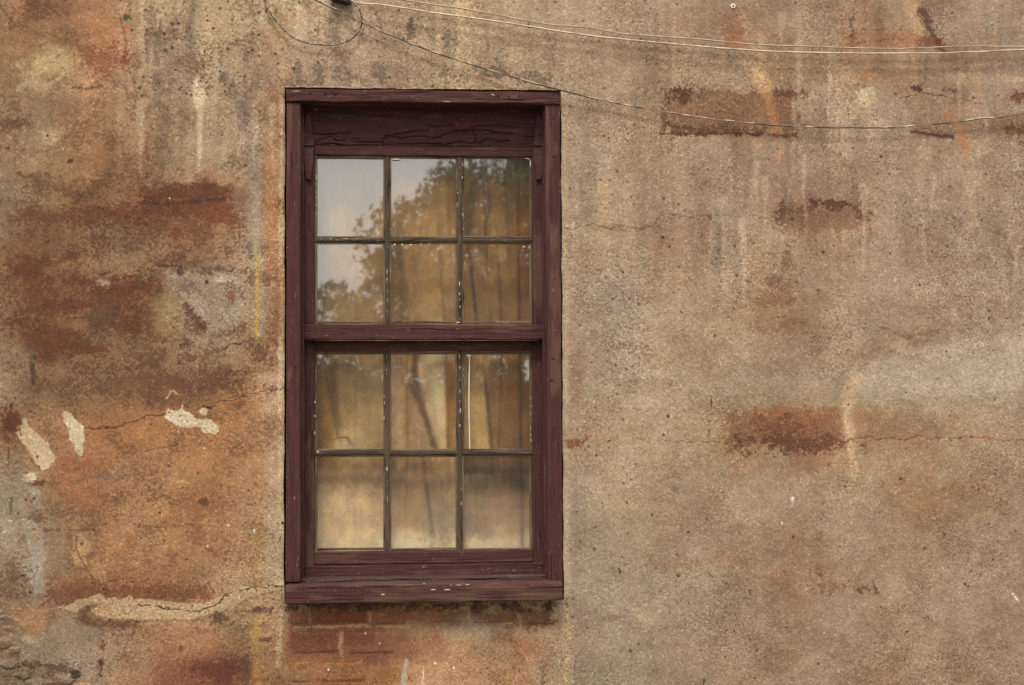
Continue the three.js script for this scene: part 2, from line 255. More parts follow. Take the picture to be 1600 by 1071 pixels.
  E(280, 424, 7, 11, '#4f3324', 0.75, { grain: 0.9 }); E(310, 425, 26, 5, '#5a4434', 0.6, { grain: 0.9 }); E(322.5, 441, 3, 4, '#3d2c20', 0.8); E(345, 420, 18, 4, '#603f2c', 0.6, { grain: 0.9 });
  E(290, 450, 18, 18, '#6d523c', 0.45, { grain: 1 }); E(350, 437, 14, 6, '#c2b193', 0.7); E(360, 462, 9, 8, '#7d4e2c', 0.6, { grain: 0.9 });
  E(258, 495, 20, 36, '#a38a55', 0.5, { grain: 0.2 });
  L([[401, 405], [402, 470], [401, 527]], 2.6, 2.2, '#bf9836', 0.75, { soft: 2.6, warp: 0.6 }); L([[398, 360], [401, 405]], 4, 3, '#b29a62', 0.4, { soft: 5 });
  L([[402, 600], [402, 800], [400, 950]], 4, 5, '#b08038', 0.35, { soft: 4, grain: 0.5, warp: 2 });
  L([[352, 546], [358, 541], [368, 540], [376, 537], [386, 534]], 1.5, 0.8, '#2f1c11', 0.85, { soft: 1, h: -3 }); E(293, 536, 10, 9, '#4d3220', 0.6, { grain: 1 }); L([[253, 534], [280, 531]], 2.5, 2, '#5a3b20', 0.6, { grain: 1, soft: 3 });
  E(405, 560, 14, 10, '#6b3c24', 0.55, { grain: 0.8 }); E(435, 470, 8, 50, '#8d5a30', 0.5, { grain: 0.8 });
  E(272, 598, 46, 20, '#5f3a20', 0.55, { grain: 0.85 }); E(330, 590, 60, 16, '#6b4325', 0.45, { grain: 0.9 }); E(200, 600, 40, 12, '#6d4a2a', 0.4, { grain: 0.9 });
  for (let k = 0; k < 9; k++) L([[110 + k * 22, 628 + (k * 37 % 11) - k], [150 + k * 20, 622 + (k * 53 % 13) - k * 1.5]], 1, 1, '#5b3d22', 0.45, { soft: 2.5, grain: 0.6, warp: 4, h: -0.8 });
  // the long crack
  L([[130, 671], [152, 673], [166, 668], [182, 668], [194, 662], [206, 661], [216, 656], [236, 652], [258, 648]], 0.9, 1.3, '#3d2513', 0.85, { soft: 1, h: -4 }); L([[180, 669], [210, 660], [226, 654]], 3, 2, '#7a4b24', 0.6, { soft: 3, grain: 0.6 });
  L([[300, 644], [318, 638], [330, 636], [346, 630], [364, 628], [380, 621], [398, 616], [420, 612], [446, 606]], 1, 0.7, '#4d2f19', 0.85, { soft: 0.9, h: -4 }); L([[360, 629], [385, 620]], 3, 3, '#a8702f', 0.5, { soft: 3 });
  L([[222, 706], [255, 701], [278, 694]], 1, 1, '#4d2c16', 0.7, { soft: 1.6, h: -2, grain: 0.3 });
  E(420, 590, 24, 7, '#b89c78', 0.5, { grain: 0.3 }); E(432, 640, 16, 20, '#b79a6f', 0.45); E(430, 665, 16, 24, '#7a5230', 0.4, { grain: 1 });
  // knocked off plaster: pale, with raised rims
  const pale = { soft: 1.5, warp: 3.4, h: 2.4, grain: 0.35 };
  PG([[256, 652], [262, 635], [267, 641], [275, 642], [285, 632], [289, 641], [300, 645], [307, 655], [318, 656], [330, 656], [338, 663], [340, 673], [334, 680], [320, 677], [308, 670], [295, 669], [280, 669], [267, 660]], '#c8b792', 0.95, pale);
  E(318, 643, 6, 5.5, '#cbb892', 0.9, { ...pale, grain: 0.1 }); L([[260, 623], [266, 612], [271, 611], [277, 617]], 2, 1.6, '#bda37c', 0.75, { soft: 1.4, grain: 0.5 }); E(324.5, 637, 2.6, 1.6, '#20150d', 0.9, { grain: 0 }); E(264, 645, 1.6, 1.6, '#3a2a1c', 0.8, { grain: 0 });
  PG([[95, 641], [106, 643], [118, 655], [130, 667], [133, 690], [128, 700], [129, 713], [122, 714], [112, 690], [106, 676], [100, 660]], '#c1b08a', 0.9, pale);
  PG([[21, 674], [34, 664], [36, 655], [42, 658], [41, 664], [52, 670], [62, 682], [75, 695], [86, 716], [81, 730], [66, 737], [54, 725], [45, 708], [32, 692]], '#bda67e', 0.9, { ...pale, h: 1.6 });
  E(109, 671, 3, 2.8, '#7a6a55', 0.7, { grain: 0, h: -1.5 }); E(16, 660, 12, 20, '#57290f', 0.8, { grain: 0.5 }); L([[30, 690], [42, 710], [58, 730]], 2, 1.5, '#5d4128', 0.5, { soft: 2, grain: 0.7 });
  E(49, 747, 8, 7, '#cbb98f', 0.95, { h: 4, soft: 2, grain: 0.2 }); E(62, 756, 10, 6, '#5b3318', 0.6, { grain: 0.8 }); L([[11, 690], [13, 725]], 1.5, 1.2, '#3d2b1d', 0.7, { soft: 1.5, grain: 0.6 });
  E(120, 730, 36, 14, '#8a5226', 0.5); E(120, 760, 26, 26, '#a86a38', 0.45, { grain: 0.3 }); E(165, 745, 28, 5, '#6b5a4a', 0.45, { grain: 0.9 }); E(350, 770, 60, 12, '#8a5a2e', 0.35);
  // crumbling left edge: skim patches and coarse sand
  E(10, 780, 26, 40, '#8f8269', 0.6, { grain: 0.5, h: 1.5 }); L([[18, 780], [16, 800], [16, 815]], 2, 1.5, '#5b4128', 0.6, { soft: 2, grain: 0.7, h: -2 });
  PG([[45, 762], [62, 765], [66, 790], [60, 800], [50, 788]], '#958871', 0.85, { h: 1 }); PG([[30, 811], [55, 815], [67, 836], [71, 870], [66, 890], [67, 926], [54, 930], [42, 903], [30, 886], [48, 870], [40, 842]], '#9a8d76', 0.88, { h: 1.2 });
  E(53, 780, 2, 2, '#473626', 0.85, { h: -3, grain: 0 }); E(53, 829, 2, 2, '#473626', 0.85, { h: -3, grain: 0 }); E(47, 927, 2.6, 1.8, '#15100b', 0.95, { h: -5, grain: 0 }); E(36, 900, 4, 2.5, '#2c1f15', 0.85, { h: -4 });
  E(16, 815, 2.4, 1.6, '#e0d4b8', 0.8, { grain: 0, h: 2 }); E(55, 835, 5, 8, '#b08454', 0.6); E(10, 840, 18, 26, '#a3947a', 0.5); E(20, 895, 30, 18, '#5a4434', 0.5, { grain: 1 }); E(60, 810, 12, 8, '#6d4627', 0.6, { grain: 0.9 });
  L([[68, 829], [115, 828], [147, 829]], 2.4, 1.6, '#5d351b', 0.7, { soft: 2.5, grain: 0.8, warp: 3 }); L([[110, 840], [113, 860], [106, 850]], 6, 4, '#6b4426', 0.5, { soft: 7, grain: 0.7 });
  E(126, 862, 11, 22, '#ba925e', 0.7, { grain: 0.2 }); E(150, 890, 16, 22, '#b08450', 0.5, { grain: 0.2 }); L([[117, 840], [120, 862], [131, 882], [143, 905], [157, 920]], 1.6, 1.2, '#5a351c', 0.75, { soft: 2, grain: 0.4, h: -1.5 }); L([[128, 867], [136, 872], [139, 879]], 1, 1, '#5a3a20', 0.6, { h: -1 });
  E(300, 795, 34, 20, '#7a4b26', 0.4, { grain: 0.9 }); E(316, 783, 8, 6, '#52301a', 0.6, { grain: 0.9 }); L([[220, 822], [280, 822], [342, 821]], 1.6, 1.2, '#6b4526', 0.55, { soft: 2, grain: 0.9 }); E(269, 872, 6, 13, '#6d4527', 0.5, { grain: 0.9 }); E(200, 855, 10, 16, '#8a5428', 0.4);
  PG([[75, 917], [120, 905], [180, 915], [250, 912], [322, 916], [334, 934], [300, 946], [205, 940], [160, 934], [110, 948], [70, 944]], '#643518', 0.62, { soft: 10, grain: 0.75, warp: 9 }); E(125, 912, 20, 7, '#7d4f22', 0.4);
  // peeled band along the step in the render
  PG([[98, 952], [120, 939], [150, 931], [156, 927], [164, 937], [180, 933], [186, 937], [196, 934], [202, 929], [208, 937], [230, 936], [262, 941], [292, 943], [320, 945], [345, 934], [370, 921], [400, 919], [444, 913], [444, 922], [410, 930], [385, 937], [368, 947], [345, 957], [320, 964], [300, 969], [250, 968], [222, 969], [180, 968], [150, 963], [141, 957], [152, 945], [135, 946], [118, 958]], '#b2966a', 0.85, { soft: 1.3, warp: 2, h: 1.8 });
  PG([[380, 932], [440, 922], [442, 950], [420, 965], [395, 950]], '#b58f66', 0.6, { soft: 4, warp: 4 }); E(160, 953, 20, 6, '#aa7c44', 0.6, { grain: 0.2 });
  L([[214, 948], [250, 951], [275, 954], [300, 955], [318, 953], [334, 947], [346, 938], [352, 930], [364, 923], [380, 922], [398, 920], [424, 919], [447, 917]], 0.9, 0.8, '#281a11', 0.85, { soft: 0.8, warp: 2, h: -5 });
  L([[398, 894], [398, 915]], 0.7, 0.7, '#1c120b', 0.9, { soft: 0.7, h: -3, warp: 0.5 }); L([[398, 922], [398.5, 927]], 0.8, 0.8, '#1c120b', 0.9, { soft: 0.7, h: -3 });
  L([[72, 953], [85, 953], [101, 950]], 1, 1, '#b9a078', 0.8, { h: 1 }); PG([[115, 968], [130, 950], [142, 948], [140, 962], [160, 972], [190, 968], [215, 972], [212, 982], [180, 985], [150, 980], [125, 980]], '#532c17', 0.6, { soft: 4, grain: 0.85, warp: 5 });
  PG([[10, 942], [50, 950], [74, 956], [74, 985], [62, 1003], [46, 1000], [30, 980], [14, 957]], '#a07646', 0.7, { soft: 4, warp: 5, h: 1 }); L([[38, 998], [60, 1010]], 5, 4, '#a39680', 0.8, { soft: 3, h: 1.5 });
  PG([[68, 985], [110, 968], [152, 985], [155, 1020], [150, 1052], [110, 1046], [30, 1034], [40, 1008]], '#8f7d64', 0.72, { soft: 6, warp: 8 }); PG([[165, 1000], [220, 1008], [240, 1030], [200, 1050], [160, 1045]], '#8b7353', 0.5, { soft: 8, warp: 8 });
  L([[20, 1041], [60, 1040], [100, 1046], [122, 1056]], 4, 5, '#463425', 0.6, { soft: 4, grain: 0.85, warp: 6, h: -2 }); E(118, 1052, 6, 5, '#3c2a1c', 0.7, { grain: 0.6 });
  E(157, 1040, 4, 13, '#532713', 0.75, { grain: 0.5 }); E(160, 1012, 3, 9, '#6b3c20', 0.6, { grain: 0.7 }); E(200, 1030, 14, 10, '#7a4a28', 0.5, { grain: 0.9 });
  S.rect([240, 1040], [385, 1090], { c: '#7a4a2a', a: 0.45, soft: 10, grain: 0.7, warp: 14 }); E(348, 1050, 48, 20, '#632f1a', 0.75, { grain: 0.45 }); E(340, 966, 15, 8, '#53371f', 0.65, { grain: 0.9 }); E(368, 992, 18, 18, '#5d4a30', 0.5, { grain: 1 }); E(408, 954, 20, 5, '#573a25', 0.65, { grain: 0.9 }); E(418, 1000, 12, 3, '#5f3c26', 0.7, { grain: 0.8 }); E(384, 1045, 7, 20, '#5d4526', 0.5, { grain: 0.8 });
  L([[401, 965], [399, 1000], [400, 1090]], 5, 7, '#ab8438', 0.4, { soft: 6, grain: 0.6, warp: 5 }); E(402, 969, 9, 7, '#b8944a', 0.45); E(402, 988, 9, 6, '#b48c40', 0.45); E(300, 1005, 60, 20, '#b5824f', 0.35, { grain: 0.3 }); E(282, 1012, 3, 4, '#5b3a22', 0.5);
  L([[440, 955], [436, 1000], [434, 1040]], 4, 5, '#b39a70', 0.7, { soft: 3, grain: 0.2, warp: 3 });

  // ---- over the window
  for (const [x, y, rx, ry, a] of [[463, 108, 7, 18, 0.5], [500, 110, 8, 24, 0.55], [536, 104, 10, 16, 0.4], [640, 50, 7, 20, 0.5], [703, 62, 9, 18, 0.4], [640, 42, 4, 12, 0.4], [560, 122, 30, 8, 0.45], [770, 112, 24, 9, 0.5], [832, 122, 30, 10, 0.5], [700, 118, 20, 10, 0.4], [590, 110, 12, 16, 0.4], [520, 60, 10, 20, 0.35], [860, 80, 10, 24, 0.3]]) E(x, y, rx, ry, '#65553f', a * 1.15, { grain: 0.9 });
  L([[578, 8], [592, 32], [600, 62]], 2.4, 1.6, '#5b4a38', 0.5, { soft: 2.5, grain: 1 }); E(601, 61, 3, 2, '#2c2219', 0.8, { grain: 0.3 }); E(430, 70, 24, 40, '#9c7a55', 0.45); E(440, 40, 12, 30, '#a37f58', 0.35);
  L([[450, 133], [560, 134], [700, 137], [870, 139]], 2.4, 2.4, '#84592f', 0.4, { soft: 3, grain: 0.9 }); L([[448, 135.5], [640, 138], [800, 139.5]], 1.2, 1, '#c4b08a', 0.8, { soft: 1, h: 1 });
  // ---- beside the window, right
  L([[881, 150], [883, 500], [885, 930]], 4.5, 5, '#b59f78', 0.7, { soft: 4, grain: 0.6, warp: 5 }); E(900, 590, 10, 60, '#8a6446', 0.4, { grain: 0.9 }); E(897, 690, 14, 7, '#743f22', 0.6, { grain: 0.8 }); E(940, 325, 11, 36, '#bb9a6e', 0.55, { grain: 0.3 }); E(935, 375, 22, 16, '#b79d74', 0.5); E(965, 470, 30, 40, '#8b7c68', 0.4, { grain: 0.7 }); E(905, 800, 14, 70, '#83745c', 0.35, { grain: 0.8 }); E(980, 540, 26, 7, '#6f5b45', 0.45, { grain: 1 });
  L([[884, 945], [887, 1000], [884, 1090]], 7, 9, '#b0956a', 0.7, { soft: 5, warp: 6, grain: 0.2 }); L([[906, 980], [908, 1090]], 12, 14, '#85765f', 0.4, { soft: 12, grain: 0.5, warp: 6 });
  E(1065, 280, 20, 24, '#ac9470', 0.35); E(1100, 340, 9, 44, '#7a553a', 0.4, { grain: 0.7 }); L([[1090, 270], [1096, 330]], 14, 12, '#84634a', 0.3, { soft: 12, grain: 0.6 });
  // rust block with a pale run across it
  S.rect([1040, 140], [1246, 206], { c: '#68401f', a: 0.55, soft: 9, grain: 0.85, warp: 9 }); E(1062, 148, 22, 11, '#4f2a16', 0.65, { grain: 0.9 }); L([[1040, 138], [1037, 206]], 3.5, 4.5, '#5a331b', 0.55, { soft: 5, grain: 0.7, warp: 4 });
  L([[1036, 209], [1100, 209], [1170, 209], [1244, 212]], 2.2, 2.2, '#3f2110', 0.75, { soft: 2.2, grain: 0.6, warp: 4 }); S.rect([1045, 196], [1200, 210], { c: '#4d2a16', a: 0.5, soft: 5, grain: 0.85, warp: 5 }); E(1232, 146, 28, 7, '#5d3820', 0.65, { grain: 0.9 }); E(1228, 178, 26, 26, '#744a2a', 0.4, { grain: 0.8 });
  PG([[1163, 96], [1184, 104], [1200, 114], [1207, 140], [1204, 160], [1196, 158], [1186, 140], [1174, 118]], '#c6a06c', 0.8, { soft: 5, warp: 5, grain: 0.2 }); L([[1200, 150], [1206, 178], [1216, 206]], 8, 7, '#a86c38', 0.55, { soft: 6, grain: 0.5 }); E(1218, 240, 6, 14, '#b7875a', 0.55, { grain: 0.3 });
  E(1138, 44, 22, 20, '#7d4c2b', 0.5, { grain: 0.8 }); E(1152, 66, 12, 8, '#a56536', 0.5); L([[1147, 14], [1152, 60]], 5, 3, '#9a6a44', 0.35, { soft: 4 }); E(1100, 30, 30, 26, '#8a7358', 0.3);
  L([[1420, -10], [1428, 25], [1438, 50]], 12, 8, '#c09a6e', 0.65, { soft: 8, grain: 0.3, warp: 5 }); L([[1443, 18], [1454, 46], [1470, 76]], 8, 5, '#472818', 0.7, { soft: 7, grain: 0.7, warp: 6 }); E(1452, 66, 22, 10, '#6b3417', 0.5, { grain: 0.8 });
  L([[1331, 26], [1333, 50], [1332, 72]], 6, 5, '#55351f', 0.65, { soft: 5, grain: 1, warp: 4 }); S.rect([1318, 46], [1440, 76], { c: '#95592e', a: 0.45, soft: 8, grain: 0.6, warp: 9 }); L([[1345, 46], [1410, 46]], 2, 1.4, '#5d3820', 0.6, { grain: 1, soft: 2 }); L([[1340, 64], [1420, 60]], 1.6, 1.2, '#5d3820', 0.6, { grain: 1, soft: 2 });
  E(1350, 150, 15, 13, '#c2ad86', 0.8, { grain: 0.3, warp: 9 }); E(1330, 178, 16, 10, '#b39a72', 0.5); E(1355, 118, 14, 8, '#ad7d4c', 0.5, { grain: 0.3 }); E(1500, 125, 18, 9, '#b19568', 0.5, { grain: 0.4 }); E(1580, 124, 20, 7, '#b9a078', 0.5, { grain: 0.3 });
  L([[1405, 153], [1420, 150], [1432, 147], [1455, 149], [1472, 152], [1486, 157], [1498, 158]], 0.8, 0.7, '#43291a', 0.85, { soft: 0.9, h: -3 }); L([[1498, 156], [1540, 161], [1556, 165]], 0.5, 0.4, '#5f4028', 0.6, { soft: 0.8, h: -1.5 });
  E(1434, 139, 8, 5, '#4a2a18', 0.75, { grain: 0.9 }); E(1486, 141, 12, 5, '#5a3a22', 0.6, { grain: 1 }); E(1596, 150, 18, 12, '#63371d', 0.65, { grain: 0.8 }); E(1593, 206, 16, 9, '#55301c', 0.65, { grain: 0.9 }); E(1460, 180, 30, 14, '#8a7058', 0.4); S.rect([1430, 180], [1600, 216], { c: '#7a5436', a: 0.4, soft: 8, grain: 0.7, warp: 8 });
  L([[1425, 206], [1450, 209], [1470, 213], [1488, 214]], 2.4, 3.5, '#3f2010', 0.75, { soft: 3, grain: 0.6 }); L([[1431, 200], [1455, 203], [1476, 207]], 1.4, 1.2, '#55301a', 0.7, { soft: 1.6, grain: 0.5 }); L([[1484, 184], [1500, 200], [1508, 236]], 8, 10, '#ae7442', 0.6, { soft: 8, grain: 0.4, warp: 6 });
  L([[1500, 262], [1516, 300], [1522, 340], [1540, 372], [1556, 412]], 4, 4.5, '#b49e78', 0.5, { soft: 4, grain: 0.4, warp: 4 }); L([[1586, 286], [1586, 335]], 1, 0.8, '#5a4636', 0.6, { soft: 1.4, grain: 0.4 }); E(1550, 370, 22, 40, '#826e5a', 0.4, { grain: 0.7 });
  // cracks and rust, mid right
  L([[882, 354], [900, 357], [930, 352], [945, 356], [980, 355], [1004, 358], [1022, 350], [1036, 336], [1056, 338], [1090, 342], [1130, 336], [1150, 341], [1174, 335], [1188, 342], [1212, 340]], 0.7, 0.6, '#54331d', 0.75, { soft: 1, warp: 3, h: -3 }); E(980, 357, 60, 4, '#8a5a38', 0.3);
  E(1222, 335, 11, 18, '#55301a', 0.65, { grain: 0.95 }); E(1305, 320, 44, 6, '#4f2b19', 0.75, { grain: 1, warp: 8 }); E(1346, 338, 12, 9, '#4f2b19', 0.65, { grain: 1, warp: 8 }); L([[1218, 330], [1260, 326], [1330, 320], [1354, 342]], 4, 5, '#5a351e', 0.6, { grain: 1, soft: 7, warp: 6 }); S.rect([1215, 322], [1360, 360], { c: '#6d4528', a: 0.4, soft: 8, grain: 0.8, warp: 9 }); E(1230, 395, 8, 24, '#6d4a2e', 0.4, { grain: 0.95 }); E(1350, 375, 8, 12, '#754a2c', 0.4, { grain: 0.9 });
  E(1210, 470, 40, 16, '#7d5230', 0.4, { grain: 0.9 }); E(1240, 510, 26, 18, '#7d5532', 0.4, { grain: 0.9 }); E(1210, 440, 18, 10, '#6d5038', 0.5, { grain: 1 }); L([[1467, 456], [1466.5, 488]], 0.7, 0.6, '#3c2b1e', 0.8, { soft: 0.8, warp: 0.6, h: -2 }); L([[1466, 500], [1467, 600]], 0.6, 0.5, '#6b5440', 0.45, { soft: 1 });
  for (let k = 0; k < 9; k++) L([[1352 + k * 7, 498 + k * 4], [1376 + k * 6, 510 + k * 3], [1402 + k * 5, 521 + k * 2]], 0.6, 0.5, '#6d5138', 0.32, { soft: 1.2, h: -0.9 }); L([[1420, 525], [1460, 520]], 4, 2.5, '#6d4a30', 0.45, { grain: 1, soft: 4 });
  PG([[1336, 582], [1350, 568], [1400, 557], [1470, 543], [1540, 533], [1640, 515], [1640, 610], [1480, 622], [1350, 628], [1334, 600]], '#ab9b80', 0.7, { soft: 9, warp: 12, h: 2 }); E(1404, 542, 11, 8, '#b39d78', 0.6); L([[1310, 582], [1340, 580], [1352, 567]], 2.5, 3, '#6f5d48', 0.4, { soft: 4, grain: 0.7 });
  L([[1060, 600], [1130, 612], [1230, 590], [1320, 590]], 10, 12, '#98876c', 0.45, { soft: 14, warp: 10 }); E(1200, 575, 50, 14, '#887057', 0.35, { grain: 0.6 });
  S.rect([1134, 642], [1325, 706], { c: '#744422', a: 0.6, soft: 16, grain: 0.8, warp: 14 }); E(1400, 676, 90, 30, '#8f6a48', 0.45, { grain: 0.6 }); S.rect([1180, 637], [1310, 660], { c: '#855228', a: 0.45, soft: 5, grain: 0.5, warp: 5 }); E(1250, 694, 80, 15, '#522d17', 0.55, { grain: 0.7 }); E(1220, 668, 30, 16, '#5d3519', 0.5, { grain: 0.8 }); E(1345, 655, 16, 20, '#9c6a42', 0.4);
  L([[1338, 588], [1326, 620], [1322, 650], [1330, 690], [1333, 742]], 11, 6, '#c7a47a', 0.8, { soft: 7, warp: 8, grain: 0.3 }); L([[1334, 745], [1331, 800]], 6, 3, '#ab8e66', 0.4, { soft: 6 });
  L([[1000, 691], [1100, 690], [1180, 694], [1310, 690]], 0.6, 0.6, '#65442c', 0.6, { soft: 1, warp: 3, h: -2 }); L([[1310, 689], [1342, 686], [1400, 688], [1440, 685], [1464, 687], [1520, 684], [1560, 688], [1620, 683]], 0.9, 0.7, '#63301a', 0.8, { soft: 1, warp: 3, h: -3 }); E(1540, 684, 14, 2, '#b0623a', 0.6, { grain: 0.2 });
  for (const [x0, y0, x1, y1] of [[1111, 625, 1110, 637], [1109, 657, 1108.5, 662], [1108.5, 672, 1107.5, 685], [1365, 906, 1370, 920], [1134, 984, 1134, 992], [1135, 998, 1135, 1003], [1146, 984, 1147, 991], [1172, 921, 1172, 927], [1170, 1059, 1180, 1059], [1099, 1063, 1099, 1075], [1106, 896, 1112, 902], [1380, 856, 1380, 859], [1063, 485, 1066, 488]]) L([[x0, y0], [x1, y1]], 1, 0.9, '#1f1710', 0.85, { soft: 0.8, warp: 0.5, h: -2 });
  E(1276, 893, 12, 12, '#75492a', 0.55, { grain: 0.8 }); E(1300, 920, 30, 8, '#704829', 0.45, { grain: 0.95 }); E(1358, 921, 16, 7, '#5f3a22', 0.55, { grain: 0.95 }); E(1050, 880, 50, 12, '#876040', 0.35); E(1150, 875, 20, 10, '#8a6040', 0.35); E(1060, 765, 10, 6, '#6b5642', 0.4); E(1440, 770, 60, 30, '#8f6842', 0.3); E(1220, 1030, 30, 20, '#85603f', 0.35, { grain: 0.7 });
  // ---- worn brickwork under the sill
  S.rect([446, 950], [700, 1032], { c: '#74432a', a: 0.55, soft: 9, grain: 0.5, warp: 9 }); S.rect([690, 952], [862, 984], { c: '#6a4428', a: 0.55, soft: 8, grain: 0.5, warp: 8 }); E(835, 970, 26, 12, '#5d3a22', 0.4, { grain: 0.7 });
  S.rect([488, 956], [573, 975], { c: '#6b3519', a: 0.6, soft: 3, grain: 0.2, warp: 3 }); S.rect([584, 958], [632, 976], { c: '#74451f', a: 0.4, soft: 6, grain: 0.6, warp: 5 }); S.rect([452, 988], [526, 1016], { c: '#65341c', a: 0.65, soft: 4, grain: 0.3, warp: 5 }); S.rect([538, 985], [584, 1008], { c: '#64301b', a: 0.6, soft: 4, grain: 0.3, warp: 5 }); S.rect([736, 958], [806, 974], { c: '#5d3c25', a: 0.5, soft: 4, grain: 0.4, warp: 4 }); S.rect([765, 976], [806, 1004], { c: '#6a4123', a: 0.5, soft: 7, grain: 0.5, warp: 7 });
  const joint = { soft: 2, grain: 0.85, warp: 2.5 };
  L([[460, 981], [512, 980], [545, 978], [582, 979], [640, 980]], 2.6, 1.6, '#b2915f', 0.75, joint); L([[483.5, 956], [484, 982]], 1.8, 2.2, '#a98450', 0.7, joint); L([[577.5, 958], [579, 977]], 2, 2, '#a98655', 0.65, joint); L([[533, 988], [532, 1012], [535, 1032]], 2, 2.4, '#a5855a', 0.65, joint); L([[732, 955], [733, 974]], 2.2, 2.2, '#a08050', 0.6, joint); L([[811, 962], [814, 982]], 3, 2.5, '#9c7a4c', 0.5, joint);
  L([[735, 959], [800, 957]], 0.8, 0.6, '#8a6c44', 0.5, joint); L([[740, 973], [800, 974]], 1, 1, '#8f6f38', 0.5, joint); E(796, 974, 4, 1.4, '#b8962f', 0.7); E(548, 955, 1.6, 1.6, '#c07c3c', 0.8); E(597, 961, 2, 1.6, '#b48a34', 0.7); L([[490, 964], [508, 961]], 0.8, 0.6, '#ab8a50', 0.6, joint);
  E(735, 984, 46, 13, '#8f826c', 0.6, { grain: 0.3 }); E(655, 985, 30, 12, '#94784f', 0.5, { grain: 0.5 }); S.rect([450, 1028], [560, 1044], { c: '#86551f', a: 0.5, soft: 6, grain: 0.3, warp: 6 }); S.rect([565, 1024], [606, 1042], { c: '#6b4028', a: 0.5, soft: 5, grain: 0.7, warp: 6 }); L([[558, 1036], [546, 1050], [534, 1068]], 1, 1, '#5d3826', 0.5, { soft: 1.2 }); E(590, 1062, 50, 8, '#8f5c22', 0.4);
  L([[635, 1032], [632, 1052], [628, 1080]], 2.6, 5, '#b3aa98', 0.75, { soft: 1.6, warp: 2, grain: 0.3 }); L([[659, 1041], [660, 1056], [661, 1080]], 1.3, 1, '#dcd6c6', 0.85, { soft: 0.8, warp: 0.6 }); L([[700, 1013], [698, 1019]], 0.9, 0.5, '#ded6c4', 0.8, { soft: 0.7 });
  E(820, 1015, 24, 16, '#9a6238', 0.45, { grain: 0.7 }); E(848, 1055, 5, 16, '#6b4a30', 0.5, { grain: 1 }); E(700, 1020, 50, 26, '#b07f4e', 0.35, { grain: 0.3 });

  // ragged dark patches below the sill: mildew, with the sill's shadow painted in
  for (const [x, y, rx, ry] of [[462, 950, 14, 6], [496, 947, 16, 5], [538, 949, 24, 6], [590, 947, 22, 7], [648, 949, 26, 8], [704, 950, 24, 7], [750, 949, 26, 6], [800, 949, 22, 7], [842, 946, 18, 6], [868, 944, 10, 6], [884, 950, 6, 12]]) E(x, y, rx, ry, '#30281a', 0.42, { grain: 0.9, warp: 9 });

  // runs of lime and soot, trowel sweeps and hairline cracks
  { const q = rng(321);
    for (let k = 0; k < 60; k++) { const x = k < 42 ? 895 + q() * 720 : 200 + q() * 240, y = q() * (k < 42 ? 420 : 200) - 20, l = 30 + q() * 130, pale = q() < 0.5; L([[x, y], [x + (q() - 0.5) * 5, y + l * 0.5], [x + (q() - 0.5) * 9, y + l]], 2 + q() * 5, 0.8, pale ? '#c4b08c' : '#69533e', pale ? 0.42 : 0.24, { soft: 3.5, grain: 0.7, warp: 4 }); }
    for (let k = 0; k < 70; k++) { const x = 890 + q() * 740, y = 260 + q() * 800, a = q() * 0.8 - 0.4, l = 20 + q() * 50; for (let m = 0; m < 3; m++) L([[x, y + m * 3], [x + l * 0.5, y + m * 3 + a * l * 0.5 + 4], [x + l, y + m * 3 + a * l]], 0.6, 0.5, '#7a624a', 0.14, { soft: 1.4, h: -0.9 }); }
    for (let k = 0; k < 16; k++) { let x = k < 10 ? 890 + q() * 680 : q() * 400, y = q() * 1060, a = (q() - 0.5) * 1.4; const c = [[x, y]]; for (let m = 0; m < 6; m++) { x += 8 + q() * 8; y += a * 7 + (q() - 0.5) * 9; c.push([x, y]); } L(c, 0.45, 0.3, '#4f3a28', 0.5, { soft: 0.8, h: -2 }); }
  }
  // white paint flecks, pock marks and black lichen dots
  for (const [x, y, r] of [[513, 1047, 1.4], [680, 1037, 1.2], [709, 1044, 1.5], [571, 990, 1], [593, 1006, 1], [357, 822, 1.6], [324, 854, 1.4], [397, 830, 2.2], [319, 700, 1.2], [380, 696, 1.1], [437, 640, 1.5], [374, 933, 1.2], [1238, 780, 2.6], [1222, 818, 1.6], [983, 785, 1.2], [975, 490, 1.2], [265, 310, 1]]) E(x, y, r, r * 1.5, '#e2dac6', 0.85, { grain: 0, soft: 0.8, warp: 0.5 });
  L([[357, 699], [354, 711]], 0.9, 0.7, '#e6decb', 0.85, { soft: 0.7 }); L([[1583, 928], [1592, 941]], 2, 1.2, '#e6e0d2', 0.9, { soft: 1, warp: 1.5 }); L([[1240, 776], [1236, 789]], 1, 0.7, '#d8cfba', 0.8, { soft: 0.8 }); L([[908, 484], [908, 497]], 1, 0.8, '#cbbb98', 0.7, { soft: 1 });
  const r = rng(99);
  const dots = (n, x0, y0, x1, y1, c, rmax) => { for (let k = 0; k < n; k++) { const q = r(); E(x0 + r() * (x1 - x0), y0 + r() * (y1 - y0), 0.6 + q * q * rmax, 0.6 + q * q * rmax * (0.7 + r() * 0.7), c, 0.35 + r() * 0.45, { grain: 0.2, soft: 0.8, warp: 0.8, h: -0.8 }); } };
  dots(240, 200, 0, 445, 150, '#42362a', 1.7); dots(150, 445, 0, 880, 135, '#42362a', 1.5); dots(420, 890, 0, 1640, 520, '#3d2f24', 1.5); dots(220, 890, 520, 1640, 1100, '#3a2e24', 1.4); dots(230, -40, 0, 445, 1071, '#3a2618', 1.4); dots(80, 890, 180, 1000, 900, '#40352a', 1.2);
